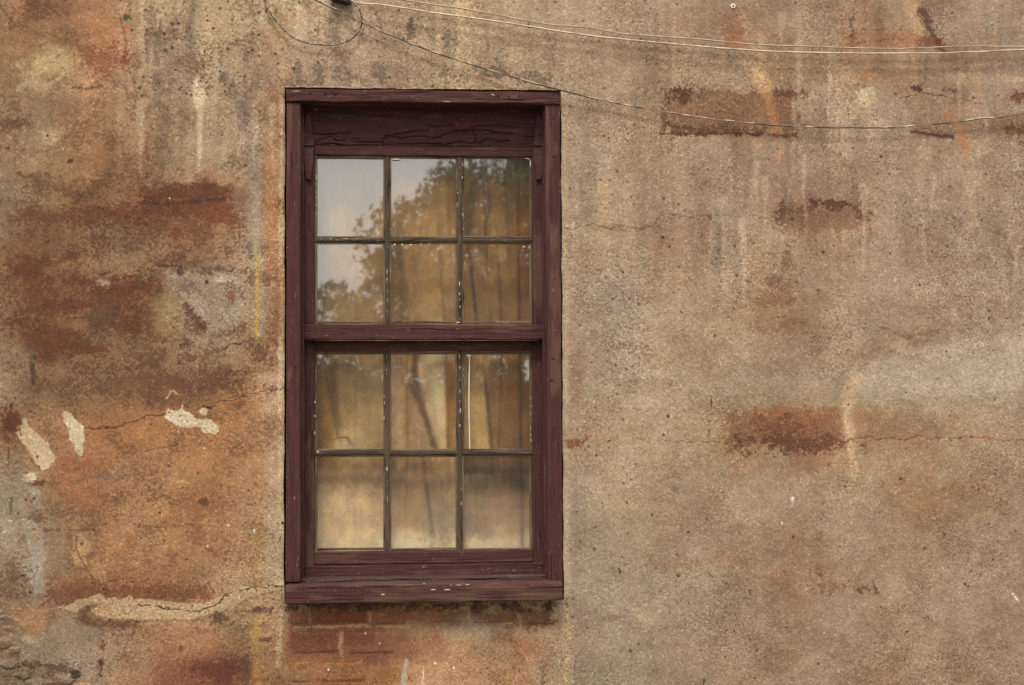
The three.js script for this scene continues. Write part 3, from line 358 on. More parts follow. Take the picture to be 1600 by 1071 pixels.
  for (const [x, y, q] of [[256, 53, 3], [259, 79, 2.4], [395, 54, 2.2], [271, 48, 2], [218, 138, 2.6], [1044, 651, 2.6], [1046, 386, 2], [1151, 431, 2.6], [1148, 385, 2], [1037, 680, 2], [1019, 805, 2], [1076, 832, 2.2], [985, 1018, 3], [1060, 900, 2.4], [345, 760, 1.6], [262, 741, 1.6], [263, 729, 2.4], [998, 1007, 1.5], [1172, 1000, 1.6], [1375, 857, 1.5]]) E(x, y, q, q, '#4a3b2c', 0.75, { grain: 0.3, soft: 1, warp: 1, h: -1.5 });

  // sand face: every grain its own tone, and the relief the light plays on
  const coarse = spread(field(S.w, S.h, 3.2, 3.2, 2, 202), 1.7), lump = spread(field(S.w, S.h, 22, 16, 4, 203), 1.6), pit = spread(field(S.w, S.h, 1.6, 1.6, 1, 204), 1.3), grit = spread(field(S.w, S.h, 1.6, 1.6, 1, 205), 1.3), patchy = spread(field(S.w, S.h, 70, 90, 4, 206), 2.2);
  const rw = rng(7);
  for (let q = 0; q < S.r.length; q++) {
    const rough = 0.1 + 1.0 * sstep(0.4, 0.85, patchy[q]);
    const f = 1 + (S.n1[q] - 0.5) * (0.14 + 0.12 * rough) + (coarse[q] - 0.5) * 0.08 + (rw() - 0.5) * 0.15, w = (lump[q] - 0.5) * 0.08 + (S.n4[q] - 0.5) * 0.10;
    const p = (pit[q] > 0.84 ? Math.min(0.24, (pit[q] - 0.84) * 1.9) * rough : 0) - (grit[q] > 0.84 ? (grit[q] - 0.84) * 1.2 : 0);   // dark pits, pale bare grains
    const k = f * (1 + w) * (1 - p);
    const lum = S.r[q] * 0.35 + S.g[q] * 0.5 + S.b[q] * 0.15; // limewash chalks the colours a little
    S.r[q] = (S.r[q] + (lum - S.r[q]) * 0.07) * k; S.g[q] = (S.g[q] + (lum - S.g[q]) * 0.08) * (1 + (k - 1) * 1.08); S.b[q] = (S.b[q] + (lum - S.b[q]) * 0.19) * (1 + (k - 1) * 1.2);
    S.hm[q] += (S.n1[q] - 0.5) * (0.8 + 0.9 * rough) + (coarse[q] - 0.5) * 0.9 + (lump[q] - 0.5) * 2.2 - p * 3;
  }
}
const wallMap = wallSheet.colourTexture(), wallRelief = wallSheet.reliefTexture(-6, 6);
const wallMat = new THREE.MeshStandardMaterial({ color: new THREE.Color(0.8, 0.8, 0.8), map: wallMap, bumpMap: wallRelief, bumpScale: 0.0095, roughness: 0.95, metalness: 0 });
console.log('wall painted');

// ---------------------------------------------------------------- the wall slab with its opening
const box = (x0, x1, y0, y1, z0, z1) => { const g = new THREE.BoxGeometry(x1 - x0, y1 - y0, z1 - z0); g.translate((x0 + x1) / 2, (y0 + y1) / 2, (z0 + z1) / 2); return g; };
function span(px0, py0, px1, py1, z) { // a surveyed rectangle on the plane z
  const mx = (px0 + px1) / 2, my = (py0 + py1) / 2;
  return { x0: at(px0, my, z).x, x1: at(px1, my, z).x, y1: at(mx, py0, z).y, y0: at(mx, py1, z).y };
}
const WIN = span(446.5, 140.5, 877, 941, 0.014);
const OPEN = { x0: WIN.x0 - 0.006, x1: WIN.x1 + 0.005, y0: WIN.y0 - 0.003, y1: WIN.y1 + 0.006 };
const wallUV = (x, y) => [(x - WX0) / (WX1 - WX0), (y - WY0) / (WY1 - WY0)];
const crumble = (x, y) => { // how far the render has fallen away at the foot of the wall
  const a = at(0, 1085), b = at(125, 1060);
  const e1 = sstep(0.17, 0.0, Math.hypot((x - at(5, 985).x) / 0.7, (y - at(5, 985).y) / 1.2) + 0.05 * N3(x * 22, y * 22));
  const e2 = sstep(0.10, -0.06, y - at(60, 1062).y + 0.05 * N3(x * 18, y * 18, 4)) * sstep(b.x + 0.06, b.x - 0.06, x + 0.06 * N3(x * 9, y * 15, 2));
  return Math.max(e1, e2);
};
const faceZ = (x, y) => {
  const d = Math.max(OPEN.x0 - x, x - OPEN.x1, OPEN.y0 - y, y - OPEN.y1), k = sstep(0, 0.08, d);
  const c = crumble(x, y);
  return (0.0035 * N3(x * 2.1, y * 2.6) + 0.0022 * N3(x * 6, y * 7, 3) + 0.0012 * N3(x * 16, y * 15, 7)) * (0.25 + 0.75 * k) - c * (0.003 + 0.004 * Math.abs(N3(x * 17, y * 26, 1)) * 2 + 0.003 * N3(x * 60, y * 70, 4) + 0.002 * N3(x * 130, y * 140, 6));
};
let wall;
const lap = (x, y) => { // the render meets the frame in an uneven line
  const n = (t, k) => 0.0035 * N3(t * 7, k) + 0.002 * N3(t * 31, k + 3), inX = x > OPEN.x0 - 1e-6 && x < OPEN.x1 + 1e-6, inY = y > OPEN.y0 - 1e-6 && y < OPEN.y1 + 1e-6;
  if (inY && Math.abs(x - OPEN.x0) < 1e-6) return [x + n(y, 1) - 0.001, y]; if (inY && Math.abs(x - OPEN.x1) < 1e-6) return [x + n(y, 5) + 0.001, y];
  if (inX && Math.abs(y - OPEN.y1) < 1e-6) return [x, y + n(x, 9) + 0.001]; return [x, y];
};
{
  const lines = (a, b, cuts, step) => { const s = [a, ...cuts, b], out = [a]; for (let k = 0; k + 1 < s.length; k++) { const n = Math.max(1, Math.round((s[k + 1] - s[k]) / step(s[k]))); for (let i = 1; i <= n; i++) out.push(s[k] + (s[k + 1] - s[k]) * i / n); } return out; };
  const xs = lines(WX0, WX1, [-1.6, -1.15, OPEN.x0, OPEN.x1], (a) => a === -1.6 ? 0.004 : 0.013), ys = lines(WY0, WY1, [0.45, OPEN.y0, OPEN.y1], (a) => a === 0.45 ? 0.004 : 0.013), nx = xs.length, ny = ys.length;
  const pos = [], uv = [], idx = [];
  for (let j = 0; j < ny; j++) for (let i = 0; i < nx; i++) { const [lx, ly] = lap(xs[i], ys[j]); pos.push(lx, ly, faceZ(xs[i], ys[j])); uv.push(...wallUV(lx, ly)); }
  for (let j = 0; j + 1 < ny; j++) for (let i = 0; i + 1 < nx; i++) {
    const mx = (xs[i] + xs[i + 1]) / 2, my = (ys[j] + ys[j + 1]) / 2;
    if (mx > OPEN.x0 && mx < OPEN.x1 && my > OPEN.y0 && my < OPEN.y1) continue;
    const a = j * nx + i; idx.push(a, a + 1, a + nx + 1, a, a + nx + 1, a + nx);
  }
  const face = new THREE.BufferGeometry(); face.setAttribute('position', new THREE.Float32BufferAttribute(pos, 3)); face.setAttribute('uv', new THREE.Float32BufferAttribute(uv, 2)); face.setIndex(idx); face.computeVertexNormals();
  // returns into the opening, outer edges and the back of the slab
  const P = [], Q = [], quad = (a, b, c, d) => { for (const v of [a, b, c, a, c, d]) { P.push(...v); Q.push(...wallUV(v[0], v[1])); } };
  const T = -0.3, z = faceZ, strip = (x0, y0, x1, y1) => { const n = 150; for (let k = 0; k < n; k++) { const xa = x0 + (x1 - x0) * k / n, ya = y0 + (y1 - y0) * k / n, xb = x0 + (x1 - x0) * (k + 1) / n, yb = y0 + (y1 - y0) * (k + 1) / n; const [la, ma] = lap(xa, ya), [lb, mb] = lap(xb, yb); quad([la, ma, z(xa, ya)], [xa, ya, T], [xb, yb, T], [lb, mb, z(xb, yb)]); } };
  strip(OPEN.x0, OPEN.y0, OPEN.x1, OPEN.y0); strip(OPEN.x1, OPEN.y0, OPEN.x1, OPEN.y1); strip(OPEN.x1, OPEN.y1, OPEN.x0, OPEN.y1); strip(OPEN.x0, OPEN.y1, OPEN.x0, OPEN.y0);
  strip(WX0, WY1, WX1, WY1); strip(WX1, WY1, WX1, WY0); strip(WX1, WY0, WX0, WY0); strip(WX0, WY0, WX0, WY1);
  for (const [a, b, c, d] of [[WX0, OPEN.x0, WY0, WY1], [OPEN.x1, WX1, WY0, WY1], [OPEN.x0, OPEN.x1, WY0, OPEN.y0], [OPEN.x0, OPEN.x1, OPEN.y1, WY1]]) quad([a, c, T], [a, d, T], [b, d, T], [b, c, T]);
  const rest = new THREE.BufferGeometry(); rest.setAttribute('position', new THREE.Float32BufferAttribute(P, 3)); rest.setAttribute('uv', new THREE.Float32BufferAttribute(Q, 2)); rest.computeVertexNormals();
  wall = tag(mesh('stucco_wall', mergeGeometries([face.toNonIndexed(), rest]), wallMat), 'weathered tan and rust stained stucco wall around the window', 'wall');
}
// bricks worn through under the sill: each a slightly proud block with softened edges, the same weathered face
function lumpBlock(w, h, d, seg, amp, seed) {
  const g = new THREE.BoxGeometry(w, h, d, seg, Math.max(2, Math.round(seg * h / w)), 2), p = g.attributes.position;
  for (let i = 0; i < p.count; i++) {
    let x = p.getX(i), y = p.getY(i), zz = p.getZ(i);
    const ex = Math.abs(x) / (w / 2), ey = Math.abs(y) / (h / 2), e = Math.max(ex, ey * 1.0);
    if (zz > 0) zz -= sstep(0.72, 1.0, e) * d * 0.42;
    const n = N3(x * 40 + seed, y * 40, zz * 40 + seed * 2);
    p.setXYZ(i, x + n * amp, y + N3(x * 40, y * 40 + seed, zz * 30) * amp, zz + n * amp * 0.5);
  }
  g.computeVertexNormals(); return g;
}
{
  const courses = [[449, 953, 481, 978], [486, 953, 575.5, 978], [581, 953, 640, 978], [664, 953, 730, 976], [735, 953, 809, 977], [815, 953, 872, 979], [450, 984, 531, 1026], [536, 984, 625, 1026], [449, 1031, 488, 1070], [493, 1031, 580, 1070]];
  courses.forEach(([a, b, c, d], k) => {
    const s = span(a, b, c, d, 0), w = s.x1 - s.x0, h = s.y1 - s.y0, cx = (s.x0 + s.x1) / 2, cy = (s.y0 + s.y1) / 2;
    const g = lumpBlock(w, h, 0.03, 16, 0.0012, k * 7 + 1); g.translate(cx, cy, faceZ(cx, cy) - 0.0125 + (k === 8 || k === 9 ? -0.0008 : 0));
    const p = g.attributes.position, uv = g.attributes.uv; for (let i = 0; i < p.count; i++) uv.setXY(i, ...wallUV(p.getX(i), p.getY(i)));
    mesh('brick', g, wallMat, wall);
  });
  // rubble bared at the crumbled foot: broken lumps that keep the wall's own weathered face
  const stones = [[4, 1006, 17, 9], [13, 1040, 20, 7], [66, 1068, 30, 9], [100, 1062, 18, 10], [6, 966, 10, 6], [34, 1056, 12, 6], [22, 1016, 9, 6], [128, 1074, 16, 8]];
  stones.forEach(([px, py, rx, ry], k) => {
    const c = at(px, py), g = new THREE.IcosahedronGeometry(1, 4), p = g.attributes.position, uv = g.attributes.uv, r = rng(k + 70), cuts = Array.from({ length: 9 }, () => [new THREE.Vector3(r() - 0.5, r() - 0.5, (r() - 0.3) * 0.9).normalize(), 0.62 + r() * 0.3]), v = new THREE.Vector3();
    for (let i = 0; i < p.count; i++) { v.fromBufferAttribute(p, i); for (const [n, d] of cuts) { const e = v.dot(n) - d; if (e > 0) v.addScaledVector(n, -e); } v.multiplyScalar(1 + 0.10 * N3(v.x * 3 + k, v.y * 3, v.z * 3) + 0.06 * N3(v.x * 9 + k, v.y * 9, v.z * 9)); const x = c.x + v.x * rx / U, y = c.y + v.y * ry / U; p.setXYZ(i, x, y, v.z * 0.008 + faceZ(c.x, c.y)); uv.setXY(i, ...wallUV(x, y)); }
    mesh('stone', toCreasedNormals(g, 0.5), wallMat, wall);
  });
}
console.log('wall built');

// ---------------------------------------------------------------- painted timber
function timber(w, h, mw, mh, seed, { base, dark, chip, crack, dust, chips = 0.93, relief = 1 }) {
  const long = spread(field(w, h, 140, 3, 4, seed), 1.8), broad = spread(field(w, h, 220, 40, 4, seed + 1), 2), fine = field(w, h, 18, 1.4, 2, seed + 2), spots = spread(field(w, h, 30, 6, 4, seed + 3), 2), wob = field(w, h, 60, 30, 3, seed + 4), fleck = field(w, h, 3, 2, 1, seed + 5);
  const d = new Uint8Array(w * h * 4), b = new Uint8Array(w * h * 4), A = hex(base), D = hex(dark), C = hex(chip), X = hex(crack), M = hex(dust);
  const ck = new Float32Array(w * h), r = rng(seed + 9);
  for (let k = 0; k < 26; k++) { // splits that run with the grain
    let x = r() * w, y = r() * h, n = 40 + r() * 200, wd = 0.35 + r() * 0.7;
    for (let s = 0; s < n; s++) { const e = Math.sin(Math.PI * s / n); for (let o = -2; o <= 2; o++) { const yy = Math.round(y) + o; if (yy >= 0 && yy < h && x < w) { const q = yy * w + (x | 0); ck[q] = Math.max(ck[q], clamp01(wd * e * 1.6 - Math.abs(yy - y) * 0.9)); } } x += 1; y += (wob[Math.min(h - 1, Math.max(0, y | 0)) * w + Math.min(w - 1, x | 0)] - 0.5) * 0.9; }
  }
  for (let q = 0; q < w * h; q++) {
    const k = q * 4, kd = sstep(0.35, 0.85, long[q] * 0.6 + broad[q] * 0.4), km = sstep(0.5, 0.95, broad[q]) * 0.8, kc = sstep(chips, chips + 0.03, spots[q] * 0.75 + fleck[q] * 0.25), kx = ck[q], f = 0.9 + fine[q] * 0.2;
    for (let c = 0; c < 3; c++) { let v = A[c] + (D[c] - A[c]) * kd; v += (M[c] - v) * km; v *= f; v += (C[c] - v) * kc * 0.85; v += (X[c] - v) * kx * 0.9; d[k + c] = v; }
    d[k + 3] = b[k + 3] = 255; b[k] = b[k + 1] = b[k + 2] = clamp01(0.62 + (long[q] - 0.5) * 0.25 + (fine[q] - 0.5) * 0.18 - kc * 0.15 - kx * 0.55) * 255;
  }
  const T = (a, srgb) => { const t = new THREE.DataTexture(a, w, h); if (srgb) t.colorSpace = THREE.SRGBColorSpace; t.wrapS = t.wrapT = THREE.MirroredRepeatWrapping; t.magFilter = t.minFilter = THREE.LinearFilter; t.repeat.set(1 / mw, 1 / mh); t.needsUpdate = true; return t; };
  return new THREE.MeshPhysicalMaterial({ map: T(d, true), bumpMap: T(b), bumpScale: 0.004 * relief, roughness: 0.85, specularIntensity: 0.45 });
}
const paint = timber(2048, 384, 2.2, 0.4, 301, { base: '#462a27', dark: '#331d1a', chip: '#7d6a5a', crack: '#100907', dust: '#5a4238', chips: 0.9 });
const oldPaint = timber(1024, 192, 1.1, 0.2, 341, { base: '#42302a', dark: '#2f211c', chip: '#776857', crack: '#0f0907', dust: '#5a4b42', chips: 0.86, relief: 1.8 });
const barMat = timber(1024, 64, 1.1, 0.06, 361, { base: '#4a3d32', dark: '#362b23', chip: '#7d7160', crack: '#1c1510', dust: '#5c4e40', chips: 0.86, relief: 1.3 });
const puttyMat = timber(1024, 64, 1.1, 0.05, 381, { base: '#5f5141', dark: '#483c31', chip: '#8d816c', crack: '#2a2018', dust: '#736450', chips: 0.85, relief: 1.3 });
const iron = timber(512, 128, 0.3, 0.08, 391, { base: '#4d322e', dark: '#402724', chip: '#5a3e33', crack: '#231613', dust: '#4c3835', chips: 0.85, relief: 0.6 });

// a length of timber: a rounded section drawn along an axis, worn, wavering and grooved along the grain
let barSeed = 0;
function bar(s, z0, z1, axis, { round = 0.003, wear = 0.0012, step = 0.02, front = 8, taper = 0 } = {}) {
  const seed = ++barSeed * 3.7, lx = s.x1 - s.x0, ly = s.y1 - s.y0, Lg = axis === 'x' ? lx : ly, W = axis === 'x' ? ly : lx, D = z1 - z0, n = Math.max(3, Math.round(Lg / step));
  const sec = [[-W / 2, 0], [-W / 2, D * 0.5], [-W / 2, D - round], [-W / 2 + round * 0.3 + taper * 0.5, D - round * 0.3]];
  for (let k = 0; k <= front; k++) sec.push([(-W / 2 + round + taper) + (W - 2 * round - 2 * taper) * k / front, D]);
  sec.push([W / 2 - round * 0.3 - taper * 0.5, D - round * 0.3], [W / 2, D - round], [W / 2, D * 0.5], [W / 2, 0]);
  const m = sec.length, per = [0]; for (let k = 1; k < m; k++) per.push(per[k - 1] + Math.hypot(sec[k][0] - sec[k - 1][0], sec[k][1] - sec[k - 1][1]));
  const pos = [], uv = [], idx = [], C = new THREE.Vector3((s.x0 + s.x1) / 2, (s.y0 + s.y1) / 2, z0);
  const put = (t, a, b) => axis === 'x' ? pos.push(C.x + t, C.y + a, C.z + b) : pos.push(C.x - a, C.y + t, C.z + b);
  for (let i = 0; i <= n; i++) {
    const t = -Lg / 2 + Lg * i / n, end = Math.min(i, n - i) === 0 ? 1 : 0;
    for (let k = 0; k < m; k++) {
      let [a, b] = sec[k];
      if (k > 1 && k < m - 2) { b += wear * (0.9 * N3(t * 5 + seed, a * 120 + seed, 1) + 0.7 * N3(t * 14, a * 260, seed)); a += wear * 0.9 * N3(t * 9 + seed, k < m / 2 ? 2 : 9, seed) * (k < 5 || k > m - 6 ? 1 : 0.2); if (end) b -= round * 0.6; }
      put(t, a, b); uv.push(t + seed * 0.13, per[k] + seed * 0.031);
    }
  }
  for (let i = 0; i < n; i++) for (let k = 0; k + 1 < m; k++) { const a = i * m + k, b = a + m; if (axis === 'x') idx.push(a, a + 1, b + 1, a, b + 1, b); else idx.push(a, b + 1, a + 1, a, b, b + 1); }
  for (let i = 0; i < n; i++) { const a = i * m, b = a + m; idx.push(a, b, b + m - 1, a, b + m - 1, a + m - 1); } // back
  for (const i of [0, n]) { const base = i * m; for (let k = 1; k + 1 < m; k++) i ? idx.push(base, base + k + 1, base + k) : idx.push(base, base + k, base + k + 1); }
  let g = new THREE.BufferGeometry(); g.setAttribute('position', new THREE.Float32BufferAttribute(pos, 3)); g.setAttribute('uv', new THREE.Float32BufferAttribute(uv, 2)); g.setIndex(idx);
  return toCreasedNormals(g, 0.7);
}
const frame = tag(group('sash_window'), 'maroon painted timber sash window with twelve dusty panes', 'window');
const B = (name, px, z0, z1, axis, mat = paint, parent = frame, o) => mesh(name, bar(span(...px, z1), z0, z1, axis, o), mat, parent);
const ZC = 0.016, ZU = -0.075, ZL = -0.118;             // casing face, upper sash face, lower sash face
B('head_casing', [447, 141, 876, 160.5], -0.16, 0.024, 'x', paint, frame, { wear: 0.0038, step: 0.009, round: 0.004 });
B('side_casing', [446.8, 161, 468.5, 909.5], -0.19, ZC, 'y', paint, frame, { wear: 0.0016 });
B('side_casing', [854.5, 162, 877, 909.5], -0.19, ZC, 'y', paint, frame, { wear: 0.0016 });
B('window_sill', [445.5, 913, 879, 941.5], -0.15, 0.072, 'x', paint, frame, { wear: 0.003, step: 0.01, front: 14, round: 0.005 });
B('sub_sill', [469.5, 903.5, 853.5, 913], -0.19, -0.02, 'x', oldPaint, frame, { wear: 0.005, step: 0.008, front: 6, round: 0.004 });
B('parting_bead', [469.3, 163, 474.2, 904], -0.19, -0.055, 'y', paint, frame, { round: 0.002 });
B('parting_bead', [848.6, 163, 853.9, 904], -0.19, -0.055, 'y', paint, frame, { round: 0.002 });
// the cracked board over the upper sash
{
  const z = -0.085, s = span(474.6, 158, 848.4, 228.5, z), nx = 360, ny = 84, pos = [], uv = [], idx = [], H = (px, py) => { const p = at(px, py, z); return [p.x, p.y]; };
  const cracks = [[[490, 209], [503, 211], [515, 210], [530, 208], [548, 207]], [[492, 223], [500, 217], [508, 216], [517, 213], [526, 220], [540, 219]], [[500, 226], [520, 224], [536, 228]], [[598, 217], [612, 213], [620, 214], [626, 217], [640, 213], [662, 213], [680, 216], [692, 212], [701, 207], [716, 205], [735, 203]], [[600, 213], [630, 208], [645, 205], [668, 204]], [[669, 196], [680, 198], [696, 197], [708, 195]], [[725, 207], [737, 199], [750, 196], [785, 196], [812, 200]], [[738, 202], [762, 204], [776, 208], [802, 209]], [[756, 210], [780, 207], [800, 210]], [[692, 227], [714, 221], [735, 224], [748, 222], [762, 218], [778, 221], [796, 220]], [[738, 204], [744, 214], [741, 220], [752, 226]], [[822, 213], [836, 214]], [[560, 188], [610, 189], [660, 187]], [[596, 226], [630, 225], [665, 224], [690, 226]], [[550, 221], [580, 223], [598, 221]], [[480, 183], [520, 185], [560, 184]], [[760, 186], [800, 184], [835, 186]]].map(c => c.map(p => H(...p)));
  const shallow = new Set([12, 15, 16]);
  const depth = (x, y) => { let d = 0; cracks.forEach((c, ci) => { for (let k = 0; k + 1 < c.length; k++) { const [ax, ay] = c[k], bx = c[k + 1][0] - ax, by = c[k + 1][1] - ay, t = clamp01(((x - ax) * bx + (y - ay) * by) / (bx * bx + by * by)); const w = (0.0024 + 0.0012 * N3(x * 60, ci)) * (shallow.has(ci) ? 0.6 : 1); const q = Math.hypot(x - ax - bx * t, y - ay - by * t + 0.0018 * N3(x * 90, ci * 3)); d = Math.max(d, sstep(w, w * 0.25, q) * (shallow.has(ci) ? 0.4 : 1)); } }); return d; };
  for (let j = 0; j <= ny; j++) for (let i = 0; i <= nx; i++) {
    const x = s.x0 + (s.x1 - s.x0) * i / nx, y = s.y0 + (s.y1 - s.y0) * j / ny;
    const ruff = sstep(0.075, 0.02, y - s.y0);
    pos.push(x, y, z + 0.0012 * N3(x * 7, y * 150) + 0.0008 * N3(x * 30, y * 420, 3) + ruff * 0.0022 * N3(x * 26, y * 120, 8) - 0.008 * depth(x, y)); uv.push(x + 0.7, y);
  }
  for (let j = 0; j < ny; j++) for (let i = 0; i < nx; i++) { const a = j * (nx + 1) + i; idx.push(a, a + 1, a + nx + 2, a, a + nx + 2, a + nx + 1); }
  const g = new THREE.BufferGeometry(); g.setAttribute('position', new THREE.Float32BufferAttribute(pos, 3)); g.setAttribute('uv', new THREE.Float32BufferAttribute(uv, 2)); g.setIndex(idx); g.computeVertexNormals();
  const back = box(s.x0, s.x1, s.y0, s.y1, -0.14, -0.099);
  const m = mesh('head_board', mergeGeometries([g.toNonIndexed(), back.toNonIndexed()]), paint, frame); m.userData.label = 'board with cracked and lifting maroon paint';
}
// strap hinges at the top corners
for (const [cx, flip] of [[481.5, 1], [842.3, -1]]) {
  const z = -0.062, tz = 0.012, hinge = group('strap_hinge', frame);
  const leaf = pts => { const sh = new THREE.Shape(pts.map(([a, b]) => { const p = at(cx + a * flip, b, z); return new THREE.Vector2(p.x, p.y); })); const g = new THREE.ExtrudeGeometry(sh, { depth: tz, bevelEnabled: true, bevelSize: 0.0012, bevelThickness: 0.0012, bevelSegments: 2 }); g.translate(0, 0, z - tz); return g; };
  mesh('upper_leaf', leaf([[-8, 224], [-6, 205], [-3, 183], [-1.5, 178], [1.5, 178], [3, 184], [5.5, 205], [8, 224]]), iron, hinge);
  mesh('lower_leaf', leaf([[-7.5, 229], [8, 229], [7.5, 250], [4.8, 270], [3.5, 281], [0, 280], [-2.5, 279.5], [-4.5, 268], [-6, 250]]), iron, hinge);
  const a = at(cx - 9, 226.6, z), b = at(cx + 9, 226.6, z), k = new THREE.CylinderGeometry(0.006, 0.006, b.x - a.x, 14); k.rotateZ(Math.PI / 2); k.translate((a.x + b.x) / 2, a.y, z + 0.001); mesh('pivot', k, iron, hinge);
  for (const [dx, y] of [[0, 197], [0.5, 210], [-2, 219], [2, 240], [-1, 255], [0.5, 268]]) { const p = at(cx + dx * flip, y, z), g = new THREE.SphereGeometry(0.0032, 10, 6); g.scale(1, 1, 0.5); g.translate(p.x, p.y, z + 0.0012); mesh('screw', g, iron, hinge); }
}
// nail heads and worm-eaten nail holes on the casing
const holeMat = new THREE.MeshStandardMaterial({ color: '#0c0705', roughness: 1 });
for (const [px, py, hole] of [[484, 146, 1], [508, 146.5, 1], [524, 148, 1], [665, 148, 0], [778, 150, 1], [795, 151, 1], [812, 150, 1], [458.5, 177, 0], [865, 184, 0], [866, 245, 1], [459.5, 397, 0], [461, 574, 1], [455, 594, 0], [866.5, 436, 0], [864.5, 561, 1], [862, 595, 1], [866, 667, 0], [452, 678, 0], [865, 868, 0], [453, 912, 1]]) {
  const z = py < 160 ? 0.024 : ZC, p = at(px, py, z), g = hole ? new THREE.CylinderGeometry(0.0042, 0.0034, 0.005, 10) : new THREE.SphereGeometry(0.0045, 10, 8);
  if (hole) g.rotateX(Math.PI / 2); else g.scale(1, 1, 0.45); if (hole) g.scale(1.3, 0.8, 1);
  g.translate(p.x, p.y, hole ? z - 0.0012 : z + 0.0006); mesh(hole ? 'nail_hole' : 'nail', g, hole ? holeMat : iron, frame);
}

// ---- the two sashes
const glassMat = new THREE.MeshPhysicalMaterial({ color: '#efe9dc', transmission: 0.965, thickness: 0, roughness: 0.022, ior: 2.8, side: THREE.DoubleSide });
function glass(s, z, seed) { // old drawn glass, faintly uneven
  const nx = 22, ny = 26, g = new THREE.PlaneGeometry(s.x1 - s.x0, s.y1 - s.y0, nx, ny), p = g.attributes.position;
  const tx = (Math.sin(seed * 12.9) * 0.0016), ty = (Math.sin(seed * 7.3) * 0.0014);
  for (let i = 0; i < p.count; i++) p.setZ(i, tx * p.getX(i) + ty * p.getY(i) + 0.00004 * N3(p.getX(i) * 14 + seed * 4, p.getY(i) * 9, seed));
  g.computeVertexNormals(); g.translate((s.x0 + s.x1) / 2, (s.y0 + s.y1) / 2, z); return g;
}
const cols = [[492.5, 602], [608, 715], [722, 830.5]];
const paintFleck = new THREE.MeshStandardMaterial({ color: '#b3a793', roughness: 0.8 });
function sash(name, zf, rows, parts, bars) {
  const zg = zf - 0.016, sh = group(name, frame), piece = (n, px, zo, o, parent) => B(n, px, zf - 0.036, zf + zo, px[2] - px[0] > px[3] - px[1] ? 'x' : 'y', paint, parent, o);
  for (const [n, px, zo, o] of parts) piece(n, px, zo, o, sh);
  for (const [px, ax] of bars) B('glazing_bar', px, zf - 0.03, zf - 0.004, ax, barMat, sh, { wear: 0.0012, step: 0.008, round: 0.003, front: 4, taper: 0.0025 });
  rows.forEach(([y0, y1], j) => cols.forEach(([x0, x1], i) => {
    const s = span(x0 - 2, y0 - 2, x1 + 2, y1 + 2, zg); mesh('pane', glass(s, zg, rows[0][0] + j * 3 + i), glassMat, sh);
    const w = 3.2, P = (q, ax) => bar(span(...q, zg + 0.006), zg + 0.0004, zg + 0.006, ax, { wear: 0.0016, step: 0.007, round: 0.002, front: 3, taper: 0.0012 });
    mesh('putty', mergeGeometries([P([x0 - 1, y0 - 1, x0 + w, y1 + 1], 'y'), P([x1 - w, y0 - 1, x1 + 1, y1 + 1], 'y'), P([x0 + w, y0 - 1, x1 - w, y0 + w - 0.6], 'x'), P([x0 + w, y1 - w + 0.4, x1 - w, y1 + 1], 'x')]), puttyMat, sh);
  }));
  return sh;
}
const chip = (list, z, parent) => list.flatMap(([x0, y0, x1, y1, w], n) => { // long runs break into dashes
  const L = Math.hypot(x1 - x0, y1 - y0); if (L < 16) return [[x0, y0, x1, y1, w]];
  const q = rng(n * 17 + Math.round(L)), out = []; for (let t = q() * 4; t < L; ) { const e = Math.min(L, t + 2 + q() * q() * 12), j = (q() - 0.5) * 1.2; out.push([x0 + (x1 - x0) * t / L + j, y0 + (y1 - y0) * t / L, x0 + (x1 - x0) * e / L + j, y0 + (y1 - y0) * e / L, w * (0.6 + q() * 0.5)]); t = e + 3 + q() * 16; } return out;
}).forEach(([x0, y0, x1, y1, w], k) => { // slivers of bare white primer along the bars
  const a = at(x0, y0, z), b = at(x1, y1, z), L = a.distanceTo(b), g = new THREE.IcosahedronGeometry(1, 2), p = g.attributes.position;
  for (let i = 0; i < p.count; i++) { const x = p.getX(i), y = p.getY(i), n = 1 + 0.45 * N3(x * 3 + k * 7, y * 2, k); p.setXYZ(i, x * L * 0.5 * (1 + 0.1 * N3(y * 4, k)), y * n * w / U, p.getZ(i) * 0.001); }
  g.computeVertexNormals(); g.rotateZ(Math.atan2(b.y - a.y, b.x - a.x)); g.translate((a.x + b.x) / 2, (a.y + b.y) / 2, z); mesh('paint_chip', g, paintFleck, parent);
});
const upper = sash('upper_sash', ZU, [[245.5, 372], [379, 504.5]], [
  ['meeting_rail', [472.5, 507, 853.2, 531], 0.012, { wear: 0.002, step: 0.012 }], ['stile', [474.8, 229, 491, 506], 0], ['stile', [832, 229, 848.2, 506], 0],
  ['top_rail', [491.2, 229, 831.8, 243.5], 0.001]],
  [[[601.8, 243.8, 608.4, 506.6], 'y'], [[715, 243.8, 722, 506.6], 'y'], [[491.3, 372.6, 601.5, 378.2], 'x'], [[608.7, 372.8, 714.7, 378.4], 'x'], [[722.3, 373, 831.7, 378.6], 'x']]);
const lower = sash('lower_sash', ZL, [[551.5, 704.5], [712, 859.5]], [
  ['bottom_rail', [491, 861.8, 831.8, 881], 0.004, { wear: 0.002 }], ['stile', [475, 532.5, 490.8, 903], 0], ['stile', [832, 532.5, 848.2, 903], 0],
  ['top_rail', [491, 532.5, 831.8, 549.5], 0.004], ['weather_bar', [475.5, 882.5, 848, 903], 0.016, { wear: 0.002, step: 0.012 }]],
  [[[601, 549.8, 608, 861.5], 'y'], [[715, 549.8, 721.5, 861.5], 'y'], [[491, 705, 600.7, 711.2], 'x'], [[608.3, 705, 714.7, 711.2], 'x'], [[721.8, 705, 831.7, 711.2], 'x']]);
